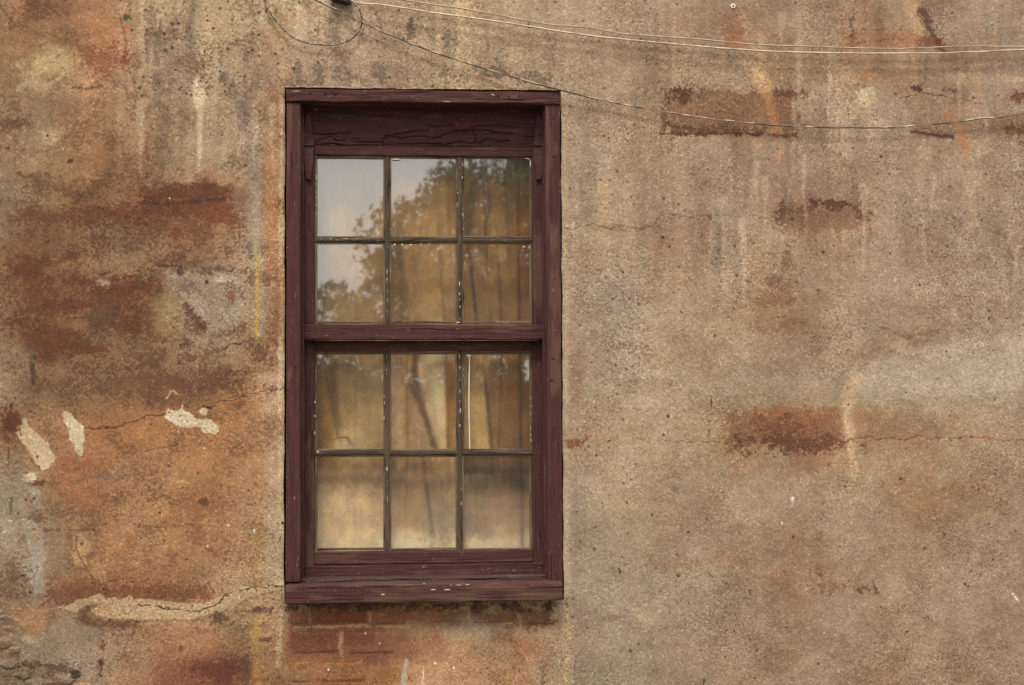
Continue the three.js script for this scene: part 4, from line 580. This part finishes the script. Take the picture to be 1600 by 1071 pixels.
chip([[612, 382.5, 650, 383, 1.8], [655, 381, 690, 382, 0.9], [816, 386, 821, 386, 1.1], [827, 384, 827, 389, 1], [612, 249, 626, 249, 1.2], [828.5, 250, 829, 262, 0.9], [722.5, 255, 722.5, 282, 0.8], [820, 247, 828, 249, 0.7], [714, 296, 714.5, 330, 0.7], [723, 330, 724, 365, 0.7], [500, 373.5, 560, 373.2, 0.6], [718, 440, 718.5, 500, 0.8], [605, 420, 605, 500, 0.5], [712, 504, 719, 504, 1], [494, 262, 494, 330, 0.5]], ZU - 0.0035, upper);
chip([[493, 706.5, 514, 706, 2], [520, 558, 546, 558, 1.4], [498, 555.5, 498, 557.5, 1], [491.8, 625, 492, 652, 1], [491, 674, 491, 680, 0.9], [600.4, 616, 600, 668, 0.9], [604.5, 556, 604.5, 585, 0.6], [718, 552, 719, 668, 0.8], [724.5, 575, 724.5, 598, 0.5], [668, 553, 668, 556, 0.7], [823, 557, 823, 561, 0.6], [829, 620, 830, 702, 0.6], [604.5, 730, 604.8, 736, 0.9], [605, 750, 605, 790, 0.5], [490, 720, 489, 860, 0.4], [720, 760, 720, 800, 0.6]], ZL - 0.0035, lower);
{ // white paint run down one pane
  const z = ZL - 0.0155, pts = [[732, 553], [733.4, 560], [733, 590], [732.8, 640], [733.6, 680], [734, 703]].map(([x, y]) => at(x, y, z)), g = new THREE.TubeGeometry(new THREE.CatmullRomCurve3(pts), 40, 0.0026, 8), p = g.attributes.position;
  for (let i = 0; i < p.count; i++) p.setZ(i, z + (p.getZ(i) - z) * 0.5);
  const c = at(732.5, 555.5, z), t = new THREE.SphereGeometry(0.009, 12, 8); t.scale(1, 0.8, 0.18); t.translate(c.x, c.y, z);
  mesh('paint_run', mergeGeometries([g, t]), new THREE.MeshStandardMaterial({ color: '#c9c4b2', roughness: 0.5 }), lower);
}
// chips on the sill and head
chip([[703, 915, 726, 914.6, 0.8], [727, 914.4, 734, 914, 0.7], [673, 922, 681, 922, 0.7], [693, 922.5, 704, 921.8, 0.8], [595, 929.5, 601, 929.5, 1], [661, 912.5, 664, 912.5, 0.6]], 0.073, frame);
chip([[566, 142.4, 588, 142.8, 0.5], [767, 147, 773, 149.5, 0.7], [692, 158.5, 704, 158.8, 0.5], [455, 142.8, 470, 142.4, 0.5]], 0.0245, frame);
console.log('window built');

// ---------------------------------------------------------------- the stained curtain behind the glass
{
  const z = -0.2, a = at(478, 215, z), b = at(846, 885, z), sx = 0.02;
  const x0 = a.x - sx, x1 = b.x + sx, y1 = a.y + 0.05, y0 = b.y - 0.03;
  const S = new Sheet(768, 1408, x0 * U, -y1 * U, x1 * U, -y0 * U, 51); S.zp = z;
  const rows = {
    240: [500, '#8f8068', 560, '#8f7c5e', 620, '#8f7a58', 670, '#8f7348', 715, '#8a6a3e', 745, '#7a5f40', 790, '#7f5e3a', 825, '#75502a'],
    330: [500, '#8f7c62', 560, '#8a7048', 630, '#a07f50', 690, '#a5824e', 735, '#80603c', 780, '#8f6c42', 820, '#80542b'],
    430: [510, '#8a6c42', 560, '#94774a', 615, '#7f5f3b', 650, '#94734a', 690, '#a08050', 740, '#86663c', 790, '#876338', 825, '#734c26'],
    500: [510, '#8c7048', 560, '#927650', 620, '#8a6a40', 680, '#a58758', 740, '#8a6c45', 790, '#866540', 825, '#7a5630'],
    565: [500, '#8a7452', 550, '#937d57', 590, '#9f8a64', 620, '#ac9068', 650, '#a08464', 680, '#e6d6ba', 705, '#a4865c', 740, '#9c8054', 790, '#8d6d46', 825, '#85653e'],
    640: [500, '#8c6634', 530, '#94774a', 580, '#9b8054', 620, '#af9165', 650, '#8c6e4c', 675, '#e8d6b6', 705, '#8f683a', 740, '#ae8f5b', 780, '#86643e', 825, '#774c26'],
    692: [500, '#80602f', 545, '#b29e76', 600, '#987c50', 625, '#a88a60', 660, '#897056', 690, '#bda072', 740, '#a98a54', 790, '#83603a', 825, '#7a5028'],
    745: [500, '#8c6e46', 550, '#987a4e', 590, '#8e6c44', 620, '#7f613d', 660, '#8a6a40', 700, '#987c50', 740, '#6a563d', 790, '#695138', 825, '#64462a'],
    800: [500, '#a2845a', 550, '#b89b6b', 590, '#ab8d5f', 630, '#987943', 660, '#7f6040', 690, '#8b7754', 740, '#7c654b', 790, '#886e4e', 825, '#7a5a34'],
    855: [500, '#b59d72', 560, '#c0a880', 600, '#b6a078', 630, '#c0ae88', 690, '#b0a280', 740, '#9e8a6a', 800, '#b39c7a'],
  };
  const pts = []; for (const y in rows) for (let k = 0; k < rows[y].length; k += 2) pts.push([...S.P([rows[y][k], +y]), hex(rows[y][k + 1])]);
  S.ground(pts, 17, 14);
  const E = (x, y, rx, ry, c, al, o = {}) => S.ell([x, y], rx, ry, { c, a: Math.min(0.9, al * 1.25), soft: Math.min(rx, ry) * 0.8, grain: 0.15, warp: Math.min(rx, ry) * 0.8, ...o });
  const L = (p, w0, w1, c, al, o = {}) => S.line(p, w0, w1, { c, a: Math.min(0.9, al * 1.35), soft: 1.6, warp: 1.4, ...o });
  // tide marks and soaked edges; the long dark lines paint in fold shade
  L([[648, 568], [656, 578], [664, 590], [676, 594], [688, 592], [697, 582]], 0.9, 0.9, '#9c7840', 0.65); L([[510, 700], [516, 690], [530, 684], [542, 684], [548, 694]], 1.2, 1.2, '#5f4a2c', 0.7); E(530, 697, 18, 10, '#bba67c', 0.6);
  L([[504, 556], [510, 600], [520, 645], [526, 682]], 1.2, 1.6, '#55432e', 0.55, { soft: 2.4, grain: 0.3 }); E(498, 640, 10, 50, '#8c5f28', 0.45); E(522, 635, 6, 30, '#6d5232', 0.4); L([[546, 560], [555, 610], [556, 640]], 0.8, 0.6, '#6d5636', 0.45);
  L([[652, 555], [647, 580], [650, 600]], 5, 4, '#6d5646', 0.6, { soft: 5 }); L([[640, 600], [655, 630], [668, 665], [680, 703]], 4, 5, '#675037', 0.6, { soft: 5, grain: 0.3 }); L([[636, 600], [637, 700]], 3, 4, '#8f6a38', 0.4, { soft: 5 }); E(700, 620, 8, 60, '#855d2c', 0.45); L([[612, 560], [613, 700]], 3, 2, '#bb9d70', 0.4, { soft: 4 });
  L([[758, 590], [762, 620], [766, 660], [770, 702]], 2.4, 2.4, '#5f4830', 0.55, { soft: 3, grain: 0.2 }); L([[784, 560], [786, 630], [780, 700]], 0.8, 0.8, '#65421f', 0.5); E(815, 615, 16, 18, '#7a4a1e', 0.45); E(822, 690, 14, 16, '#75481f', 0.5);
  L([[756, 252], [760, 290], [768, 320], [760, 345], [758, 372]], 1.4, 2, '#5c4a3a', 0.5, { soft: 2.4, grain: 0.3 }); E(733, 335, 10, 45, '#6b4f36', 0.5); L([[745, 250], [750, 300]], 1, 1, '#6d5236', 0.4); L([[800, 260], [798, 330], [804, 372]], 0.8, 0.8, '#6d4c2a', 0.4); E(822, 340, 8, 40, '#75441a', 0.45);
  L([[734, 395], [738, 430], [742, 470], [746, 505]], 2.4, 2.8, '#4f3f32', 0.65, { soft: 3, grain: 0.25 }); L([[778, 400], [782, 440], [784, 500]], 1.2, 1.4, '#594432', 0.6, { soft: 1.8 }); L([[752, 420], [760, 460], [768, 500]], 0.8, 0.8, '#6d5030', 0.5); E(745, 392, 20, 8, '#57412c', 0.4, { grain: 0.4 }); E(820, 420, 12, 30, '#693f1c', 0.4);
  L([[625, 395], [632, 440], [630, 500]], 5, 4, '#64492f', 0.45, { soft: 5 }); L([[612, 395], [614, 440]], 4, 3, '#6b4d30', 0.4, { soft: 5 }); E(660, 470, 24, 22, '#ab8c58', 0.35);
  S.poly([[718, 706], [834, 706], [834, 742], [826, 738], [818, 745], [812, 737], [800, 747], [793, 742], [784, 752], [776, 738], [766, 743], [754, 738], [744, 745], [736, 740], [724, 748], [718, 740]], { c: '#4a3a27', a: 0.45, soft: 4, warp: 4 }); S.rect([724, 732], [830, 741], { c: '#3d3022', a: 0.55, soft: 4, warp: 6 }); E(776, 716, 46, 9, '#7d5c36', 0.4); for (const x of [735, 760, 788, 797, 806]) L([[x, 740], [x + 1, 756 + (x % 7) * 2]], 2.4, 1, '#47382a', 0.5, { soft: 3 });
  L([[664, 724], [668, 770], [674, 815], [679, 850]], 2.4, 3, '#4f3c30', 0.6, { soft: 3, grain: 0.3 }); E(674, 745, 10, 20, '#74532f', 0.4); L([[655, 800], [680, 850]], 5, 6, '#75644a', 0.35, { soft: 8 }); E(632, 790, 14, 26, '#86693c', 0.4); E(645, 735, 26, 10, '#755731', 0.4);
  E(545, 760, 40, 8, '#866a43', 0.5); E(520, 728, 26, 9, '#6d5332', 0.45); E(570, 740, 30, 10, '#7a5f3a', 0.4); L([[500, 745], [520, 738], [545, 745], [575, 738], [598, 746]], 1, 1, '#7a6040', 0.45, { warp: 5 }); for (let k = 0; k < 7; k++) L([[560 + k * 4, 812 - k * 6], [566 + k * 5, 800 - k * 3], [577 + k * 3, 805 - k * 5]], 0.5, 0.4, '#7a6242', 0.35); E(760, 850, 40, 10, '#b9a585', 0.5, { grain: 0.4 }); E(800, 760, 30, 16, '#604a33', 0.35, { grain: 0.5 });
  for (const [x, y, q] of [[755, 312, 5], [788, 312, 2.5], [755, 340, 3], [820, 350, 3], [815, 302, 2], [740, 362, 6], [770, 364, 5], [745, 398, 9], [782, 398, 8], [640, 300, 10], [668, 308, 8], [655, 345, 6]]) E(x, y, q, q * 1.2, '#b29a76', 0.45, { grain: 0.4 });
  const PG = (p, c, al, soft) => S.poly(p, { c, a: al, soft, warp: soft });
  PG([[492, 556], [503, 556], [512, 620], [524, 702], [492, 703]], '#84602f', 0.6, 4); PG([[515, 556], [598, 556], [598, 690], [560, 690], [530, 660]], '#a8936e', 0.35, 8);
  PG([[657, 554], [697, 554], [697, 610], [701, 660], [702, 704], [688, 705], [678, 668], [668, 634], [658, 600]], '#d9c19c', 0.7, 8); PG([[610, 554], [626, 554], [628, 704], [612, 704]], '#c9af8c', 0.6, 5);
  L([[646, 554], [648, 590], [660, 634], [670, 668], [681, 706]], 3, 4.5, '#5d4833', 0.45, { soft: 5 }); L([[704, 570], [706, 640], [703, 702]], 6, 7, '#84592a', 0.5, { soft: 6 });  // shade of the folds painted on either side of the cream band
  PG([[738, 556], [757, 556], [760, 640], [766, 704], [738, 704]], '#bda270', 0.6, 4); PG([[768, 560], [830, 556], [830, 704], [776, 704]], '#7a5730', 0.4, 8);
  E(548, 800, 40, 46, '#c4a983', 0.45); E(560, 848, 56, 13, '#c9b48f', 0.5); E(650, 852, 44, 11, '#d6c9ab', 0.6); E(694, 800, 10, 46, '#655b45', 0.45); E(770, 852, 50, 9, '#cbbb9c', 0.55); E(640, 690, 26, 10, '#b99b74', 0.4);
  PG([[724, 246], [830, 246], [830, 262], [800, 268], [760, 264], [724, 270]], '#8b8375', 0.45, 6); L([[742, 262], [738, 310], [732, 372]], 4, 6, '#5d432e', 0.45, { soft: 5 }); L([[700, 260], [694, 320], [700, 372]], 5, 5, '#b49468', 0.4, { soft: 5 });  // grey top strip: haze of the glass painted onto the cloth; then fold shade
  const weave = field(S.w, S.h, 1.4, 5, 2, 401), weft = field(S.w, S.h, 5, 1.4, 2, 402), cloud = spread(field(S.w, S.h, 26, 34, 4, 403), 2);
  for (let q = 0; q < S.r.length; q++) { const f = 1.27 + (weave[q] - 0.5) * 0.16 + (weft[q] - 0.5) * 0.14 + (S.n1[q] - 0.5) * 0.12 + (cloud[q] - 0.5) * 0.2; const lum = S.r[q] * 0.35 + S.g[q] * 0.5 + S.b[q] * 0.15; S.r[q] += (lum - S.r[q]) * 0.15; S.g[q] += (lum - S.g[q]) * 0.15; S.b[q] += (lum - S.b[q]) * 0.18; S.r[q] *= f; S.g[q] *= f; S.b[q] *= f * (1.03 - (cloud[q] - 0.5) * 0.1); S.hm[q] = (weave[q] + weft[q]) * 0.5; }
  // hanging cloth: slanting pleats, a soft belly, and creases
  const nx = 260, ny = 130, pos = [], uv = [], idx = [];
  const folds = [[505, 555, 526, 690, 0.012], [652, 555, 681, 705, 0.014], [664, 720, 680, 860, 0.012], [758, 560, 771, 705, 0.012], [736, 385, 747, 510, 0.012], [779, 385, 785, 510, 0.008], [756, 245, 762, 375, 0.010], [628, 385, 630, 510, 0.010], [700, 245, 706, 380, 0.008], [612, 560, 618, 860, 0.008], [560, 385, 556, 860, 0.006], [812, 240, 820, 860, 0.010], [532, 560, 541, 690, 0.006], [786, 560, 782, 705, 0.007], [640, 560, 638, 705, 0.008], [700, 560, 704, 705, 0.009], [668, 250, 660, 375, 0.007], [640, 385, 648, 510, 0.006], [690, 385, 698, 510, 0.008], [765, 385, 770, 510, 0.006], [640, 720, 634, 860, 0.007], [745, 720, 750, 860, 0.005], [790, 245, 798, 375, 0.007]].map(f => [at(f[0], f[1], z), at(f[2], f[3], z), f[4]]);
  for (let j = 0; j <= ny; j++) for (let i = 0; i <= nx; i++) {
    const x = x0 + (x1 - x0) * i / nx, y = y0 + (y1 - y0) * j / ny; let d = 0.006 * Math.sin(x * 31 + y * 1.6 + 1.4 * N3(x * 2, y * 1.3)) + 0.004 * N3(x * 7, y * 3, 2) + 0.0015 * N3(x * 24, y * 12, 5);
    for (const [p, q, h] of folds) { const t = (y - p.y) / (q.y - p.y), fx = p.x + (q.x - p.x) * t, k = Math.exp(-Math.pow(Math.max(0, Math.abs(t - 0.5) - 0.5) * 2.6, 2)), u = x - fx; d -= 1.7 * h * k * Math.exp(-(u * u) / (u < 0 ? 0.00012 : 0.0009)); }
    pos.push(x, y, z + d); uv.push((x - x0) / (x1 - x0), (y - y0) / (y1 - y0));
  }
  for (let j = 0; j < ny; j++) for (let i = 0; i < nx; i++) { const q = j * (nx + 1) + i; idx.push(q, q + 1, q + nx + 2, q, q + nx + 2, q + nx + 1); }
  const g = new THREE.BufferGeometry(); g.setAttribute('position', new THREE.Float32BufferAttribute(pos, 3)); g.setAttribute('uv', new THREE.Float32BufferAttribute(uv, 2)); g.setIndex(idx); g.computeVertexNormals();
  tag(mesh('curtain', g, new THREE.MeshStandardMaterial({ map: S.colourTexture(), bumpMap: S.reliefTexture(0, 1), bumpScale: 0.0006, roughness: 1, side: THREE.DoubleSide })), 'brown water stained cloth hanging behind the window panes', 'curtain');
}

// ---------------------------------------------------------------- wires
function wire(name, pts, z, radius, mat, label) {
  const P = pts.map(([x, y], k) => at(x, y, typeof z === 'function' ? z(x, k) : z));
  const c = new THREE.CatmullRomCurve3(P, false, 'centripetal'), n = pts.length * 14, g = new THREE.TubeGeometry(c, n, radius, 7), p = g.attributes.position;
  for (let i = 0; i < p.count; i++) { const x = p.getX(i); p.setY(i, p.getY(i) + 0.0007 * N3(x * 22, radius * 900) + 0.0012 * N3(x * 7, radius * 700)); }
  g.computeVertexNormals(); return tag(mesh(name, g, mat), label, 'wire', 'wires strung over the wall');
}
function cable(a, b, seed) { // two tones mixed unevenly along the length
  const w = 1024, d = new Uint8Array(w * 8 * 4), f = spread(field(w, 8, 12, 3, 3, seed), 2.6), A = hex(a), Bc = hex(b);
  for (let q = 0; q < w * 8; q++) { for (let c = 0; c < 3; c++) d[q * 4 + c] = A[c] + (Bc[c] - A[c]) * sstep(0.35, 0.9, f[q]); d[q * 4 + 3] = 255; }
  const t = new THREE.DataTexture(d, w, 8); t.colorSpace = THREE.SRGBColorSpace; t.magFilter = t.minFilter = THREE.LinearFilter; t.wrapS = t.wrapT = THREE.RepeatWrapping; t.needsUpdate = true;
  return new THREE.MeshStandardMaterial({ map: t, roughness: 0.6 });
}
wire('overhead_wire', [[520, -40], [548, 0], [600, 8], [700, 23], [800, 37], [900, 53], [970, 61], [1100, 73], [1200, 80], [1300, 83], [1370, 83.5], [1460, 83], [1530, 81], [1600, 77.5], [1720, 66], [1900, 40]], 0.038, 0.0036, cable('#c2b496', '#978873', 1), 'cream coated wire sagging across the top right wall');
wire('overhead_wire', [[480, -40], [560, -14], [630, 0], [700, 10], [760, 20], [850, 37], [890, 41], [930, 45], [970, 52], [1030, 57], [1100, 62], [1170, 69], [1270, 73], [1400, 76], [1450, 74.5], [1500, 72.5], [1600, 73], [1720, 70], [1900, 60]], 0.03, 0.0031, cable('#a89b88', '#857766', 2), 'thin greyish wire running just above the cream wire');
wire('overhead_wire', [[430, -40], [490, -1], [503, 5], [530, 17], [560, 32], [610, 55], [680, 82], [760, 108], [850, 134], [880, 142], [930, 154], [1000, 168], [1035, 174], [1100, 184], [1190, 194], [1280, 199], [1345, 199.5], [1400, 199], [1430, 196], [1500, 190], [1540, 184.5], [1565, 183.5], [1600, 177], [1720, 150], [1900, 100]], x => x > 840 && x < 890 ? 0.034 : 0.026, 0.0034, cable('#4a3f33', '#b3a588', 3), 'long dark and pale wire crossing the window head corner');
wire('looped_wire', [[408, -30], [413, 0], [421, 18], [437, 40], [455, 57], [475, 66], [500, 70], [520, 70], [537, 66], [551, 59], [560, 49], [565, 37], [564, 22], [558, 10], [550, 2], [544, -6]], 0.02, 0.0033, cable('#2a221b', '#a89a7e', 4), 'loop of wire hanging below the black bracket');
{
  const t = group('wire_bracket'); const c = at(533, -6, 0.02); t.position.copy(c); t.rotation.z = -0.24;
  const black = new THREE.MeshStandardMaterial({ color: '#15110e', roughness: 0.45, bumpMap: wallRelief, bumpScale: 0.002 });
  const g = new THREE.CylinderGeometry(0.028, 0.034, 0.05, 18, 3); g.scale(1.15, 1, 0.7); mesh('insulator_body', g, black, t);
  const rim = new THREE.TorusGeometry(0.034, 0.006, 8, 22); rim.rotateX(Math.PI / 2); rim.scale(1.15, 1, 0.7); rim.translate(0, -0.02, 0); mesh('rim', rim, black, t);
  const arm = new THREE.CylinderGeometry(0.009, 0.009, 0.09, 10); arm.rotateX(Math.PI / 2); arm.translate(0, 0.02, -0.03); mesh('mounting_arm', arm, black, t);
  tag(t, 'black wire bracket fixed to the wall above the window', 'bracket');
}
{ // a washer and nail left in the render
  const t = group('wall_nail'), c = at(1146, 9, 0.004); t.position.set(c.x, c.y, faceZ(c.x, c.y));
  const d = new THREE.CylinderGeometry(0.009, 0.011, 0.006, 18); d.rotateX(Math.PI / 2); d.translate(0, 0, 0.003); mesh('washer', d, new THREE.MeshStandardMaterial({ color: '#d3cab6', roughness: 0.6 }), t);
  const n = new THREE.SphereGeometry(0.004, 10, 8); n.scale(1, 1, 0.7); n.translate(0, 0, 0.0068); mesh('nail_head', n, new THREE.MeshStandardMaterial({ color: '#54463a', roughness: 0.6 }), t);
  tag(t, 'pale round nail washer high on the right wall', 'nail');
}

// ---------------------------------------------------------------- room behind, ground and trees in front (seen mirrored in the glass)
const plaster = new THREE.MeshStandardMaterial({ color: '#6d6253', roughness: 0.95 });
setting('room_floor', box(WX0, WX1, -0.1, 0.25, -3.4, -0.302), plaster); setting('room_ceiling', box(WX0, WX1, 3.6, 3.8, -3.4, -0.302), plaster);
setting('room_wall', box(WX0, WX1, 0.252, 3.598, -3.4, -3.2), plaster); setting('room_wall', box(WX0, WX0 + 0.2, 0.252, 3.598, -3.198, -0.302), plaster); setting('room_wall', box(WX1 - 0.2, WX1, 0.252, 3.598, -3.198, -0.302), plaster);
{
  const w = 512, d = new Uint8Array(w * w * 4), f = spread(field(w, w, 40, 40, 5, 501), 2), e = field(w, w, 3, 3, 2, 502);
  for (let q = 0; q < w * w; q++) { const k = 0.75 + f[q] * 0.3 + (e[q] - 0.5) * 0.4; d[q * 4] = 108 * k; d[q * 4 + 1] = 98 * k; d[q * 4 + 2] = 80 * k; d[q * 4 + 3] = 255; }
  const t = new THREE.DataTexture(d, w, w); t.colorSpace = THREE.SRGBColorSpace; t.wrapS = t.wrapT = THREE.RepeatWrapping; t.repeat.set(60, 60); t.magFilter = t.minFilter = THREE.LinearFilter; t.needsUpdate = true;
  const g = new THREE.PlaneGeometry(300, 300, 4, 4); g.rotateX(-Math.PI / 2); g.translate(0, -0.004, 0); setting('ground', g, new THREE.MeshStandardMaterial({ map: t, roughness: 1 }));
}
const bark = new THREE.MeshStandardMaterial({ color: '#3d3226', roughness: 1 });
const leafMats = ['#3c4a22', '#46522a', '#38431f'].map(c => new THREE.MeshPhysicalMaterial({ color: c, roughness: 0.8, side: THREE.DoubleSide }));
function tree(x, z, h, rx, ry, cy, seed, label, leaves = 14000) {
  const r = rng(seed), t = group('leafy_tree'); t.position.set(x, 0, z);
  const limb = (a, b, r0, r1) => { const c = new THREE.CatmullRomCurve3([a, a.clone().lerp(b, 0.5).add(new THREE.Vector3(r() - 0.5, 0, r() - 0.5).multiplyScalar(0.25)), b]), g = new THREE.TubeGeometry(c, 8, 1, 7), p = g.attributes.position, q = new THREE.Vector3(), o = new THREE.Vector3(); for (let i = 0; i < p.count; i++) { const k = Math.floor(i / 8) / 8; c.getPointAt(Math.min(1, k), o); q.fromBufferAttribute(p, i).sub(o).multiplyScalar(r0 + (r1 - r0) * k).add(o); p.setXYZ(i, q.x, q.y, q.z); } g.computeVertexNormals(); return g; };
  const top = new THREE.Vector3(0, cy, 0), G = [limb(new THREE.Vector3(0, -0.1, 0), top, h * 0.035, h * 0.018)], tips = [];
  for (let k = 0; k < 16; k++) { const a = r() * 6.283, e = r() * 1.5 - 0.35, tip = new THREE.Vector3(Math.cos(a) * Math.cos(e) * rx * 0.8, cy + Math.sin(e) * ry * 0.9, Math.sin(a) * Math.cos(e) * rx * 0.8); G.push(limb(new THREE.Vector3(0, cy * (0.55 + r() * 0.4), 0), tip, h * 0.012, 0.012)); tips.push(tip); }
  mesh('trunk', mergeGeometries(G), bark, t);
  const clumps = []; for (let k = 0; k < 130; k++) { const a = r() * 6.283, c = r() * 2 - 1, q = Math.sqrt(1 - c * c), f = 0.55 + 0.5 * Math.cbrt(r()); clumps.push([Math.cos(a) * q * rx * f, cy + c * ry * f, Math.sin(a) * q * rx * f, (0.10 + 0.13 * r()) * rx]); } tips.forEach(p => clumps.push([p.x, p.y, p.z, 0.14 * rx]));
  const pos = [], m = new THREE.Matrix4(), Q = new THREE.Quaternion(), V = new THREE.Vector3(), S1 = new THREE.Vector3(1, 1, 1), q4 = [[-0.5, 0], [0, -0.24], [0.5, 0], [0, 0.24]].map(([a, b]) => new THREE.Vector3(a, b, 0));
  for (let k = 0; k < leaves; k++) {
    const c = clumps[(r() * clumps.length) | 0], a = r() * 6.283, b = r() * 2 - 1, f = c[3] * Math.pow(r(), 0.4) * 1.25, q = Math.sqrt(1 - b * b), s = 0.10 + r() * 0.10;
    Q.setFromEuler(new THREE.Euler(r() * 6.283, r() * 6.283, r() * 6.283)); m.compose(V.set(c[0] + Math.cos(a) * q * f, c[1] + b * f, c[2] + Math.sin(a) * q * f), Q, S1.set(s, s, s));
    const w = q4.map(p => p.clone().applyMatrix4(m)); for (const i of [0, 1, 2, 0, 2, 3]) pos.push(w[i].x, w[i].y, w[i].z);
  }
  const g = new THREE.BufferGeometry(); g.setAttribute('position', new THREE.Float32BufferAttribute(pos, 3)); g.computeVertexNormals(); mesh('crown', g, leafMats[seed % 3], t);
  tag(t, label, 'tree', 'trees across from the wall');
}
tree(2.0, 20, 6.4, 2.5, 2.2, 3.55, 21, 'tall leafy tree mirrored in the upper window panes', 26000);
tree(-1.9, 22, 4.2, 1.7, 1.6, 2.2, 22, 'low bushy tree mirrored at the left of the window');
tree(3.5, 24, 7.8, 2.6, 3.2, 4.2, 23, 'broad tree to the right of the mirrored one', 30000);
tree(-5.6, 24, 5.0, 2.4, 2.0, 2.8, 24, 'spreading tree at the far left across from the wall');
tree(6.6, 25, 7.0, 3.0, 2.7, 4.2, 25, 'rounded tree at the far right across from the wall');
{ // clipped hedge along the far side
  const r = rng(61), pos = [], q4 = [[-0.5, 0], [0, -0.26], [0.5, 0], [0, 0.26]], m = new THREE.Matrix4(), Q = new THREE.Quaternion();
  for (let k = 0; k < 16000; k++) { const s = 0.10 + r() * 0.09, V = new THREE.Vector3(-16 + r() * 34, r() * 2.3, 26 + (r() - 0.5) * 1.4); V.y += 0.25 * N3(V.x * 0.9, 3); Q.setFromEuler(new THREE.Euler(r() * 6.3, r() * 6.3, r() * 6.3)); m.compose(V, Q, new THREE.Vector3(s, s, s)); const w = q4.map(([a, b]) => new THREE.Vector3(a, b, 0).applyMatrix4(m)); for (const i of [0, 1, 2, 0, 2, 3]) pos.push(w[i].x, w[i].y, w[i].z); }
  const g = new THREE.BufferGeometry(); g.setAttribute('position', new THREE.Float32BufferAttribute(pos, 3)); g.computeVertexNormals();
  const h = group('hedge'); mesh('foliage', g, leafMats[2], h); const core = new THREE.BoxGeometry(34, 1.95, 0.9, 60, 4, 2), p = core.attributes.position; for (let i = 0; i < p.count; i++) p.setXYZ(i, p.getX(i), p.getY(i) + 0.12 * N3(p.getX(i) * 2, p.getY(i)), p.getZ(i) + 0.15 * N3(p.getX(i) * 3, p.getY(i) * 3, 2)); core.computeVertexNormals(); core.translate(1, 0.95, 26); mesh('branches', core, bark, h);
  tag(h, 'long green hedge across from the wall', 'hedge');
}
console.log('all built');
renderer.render(scene, camera);
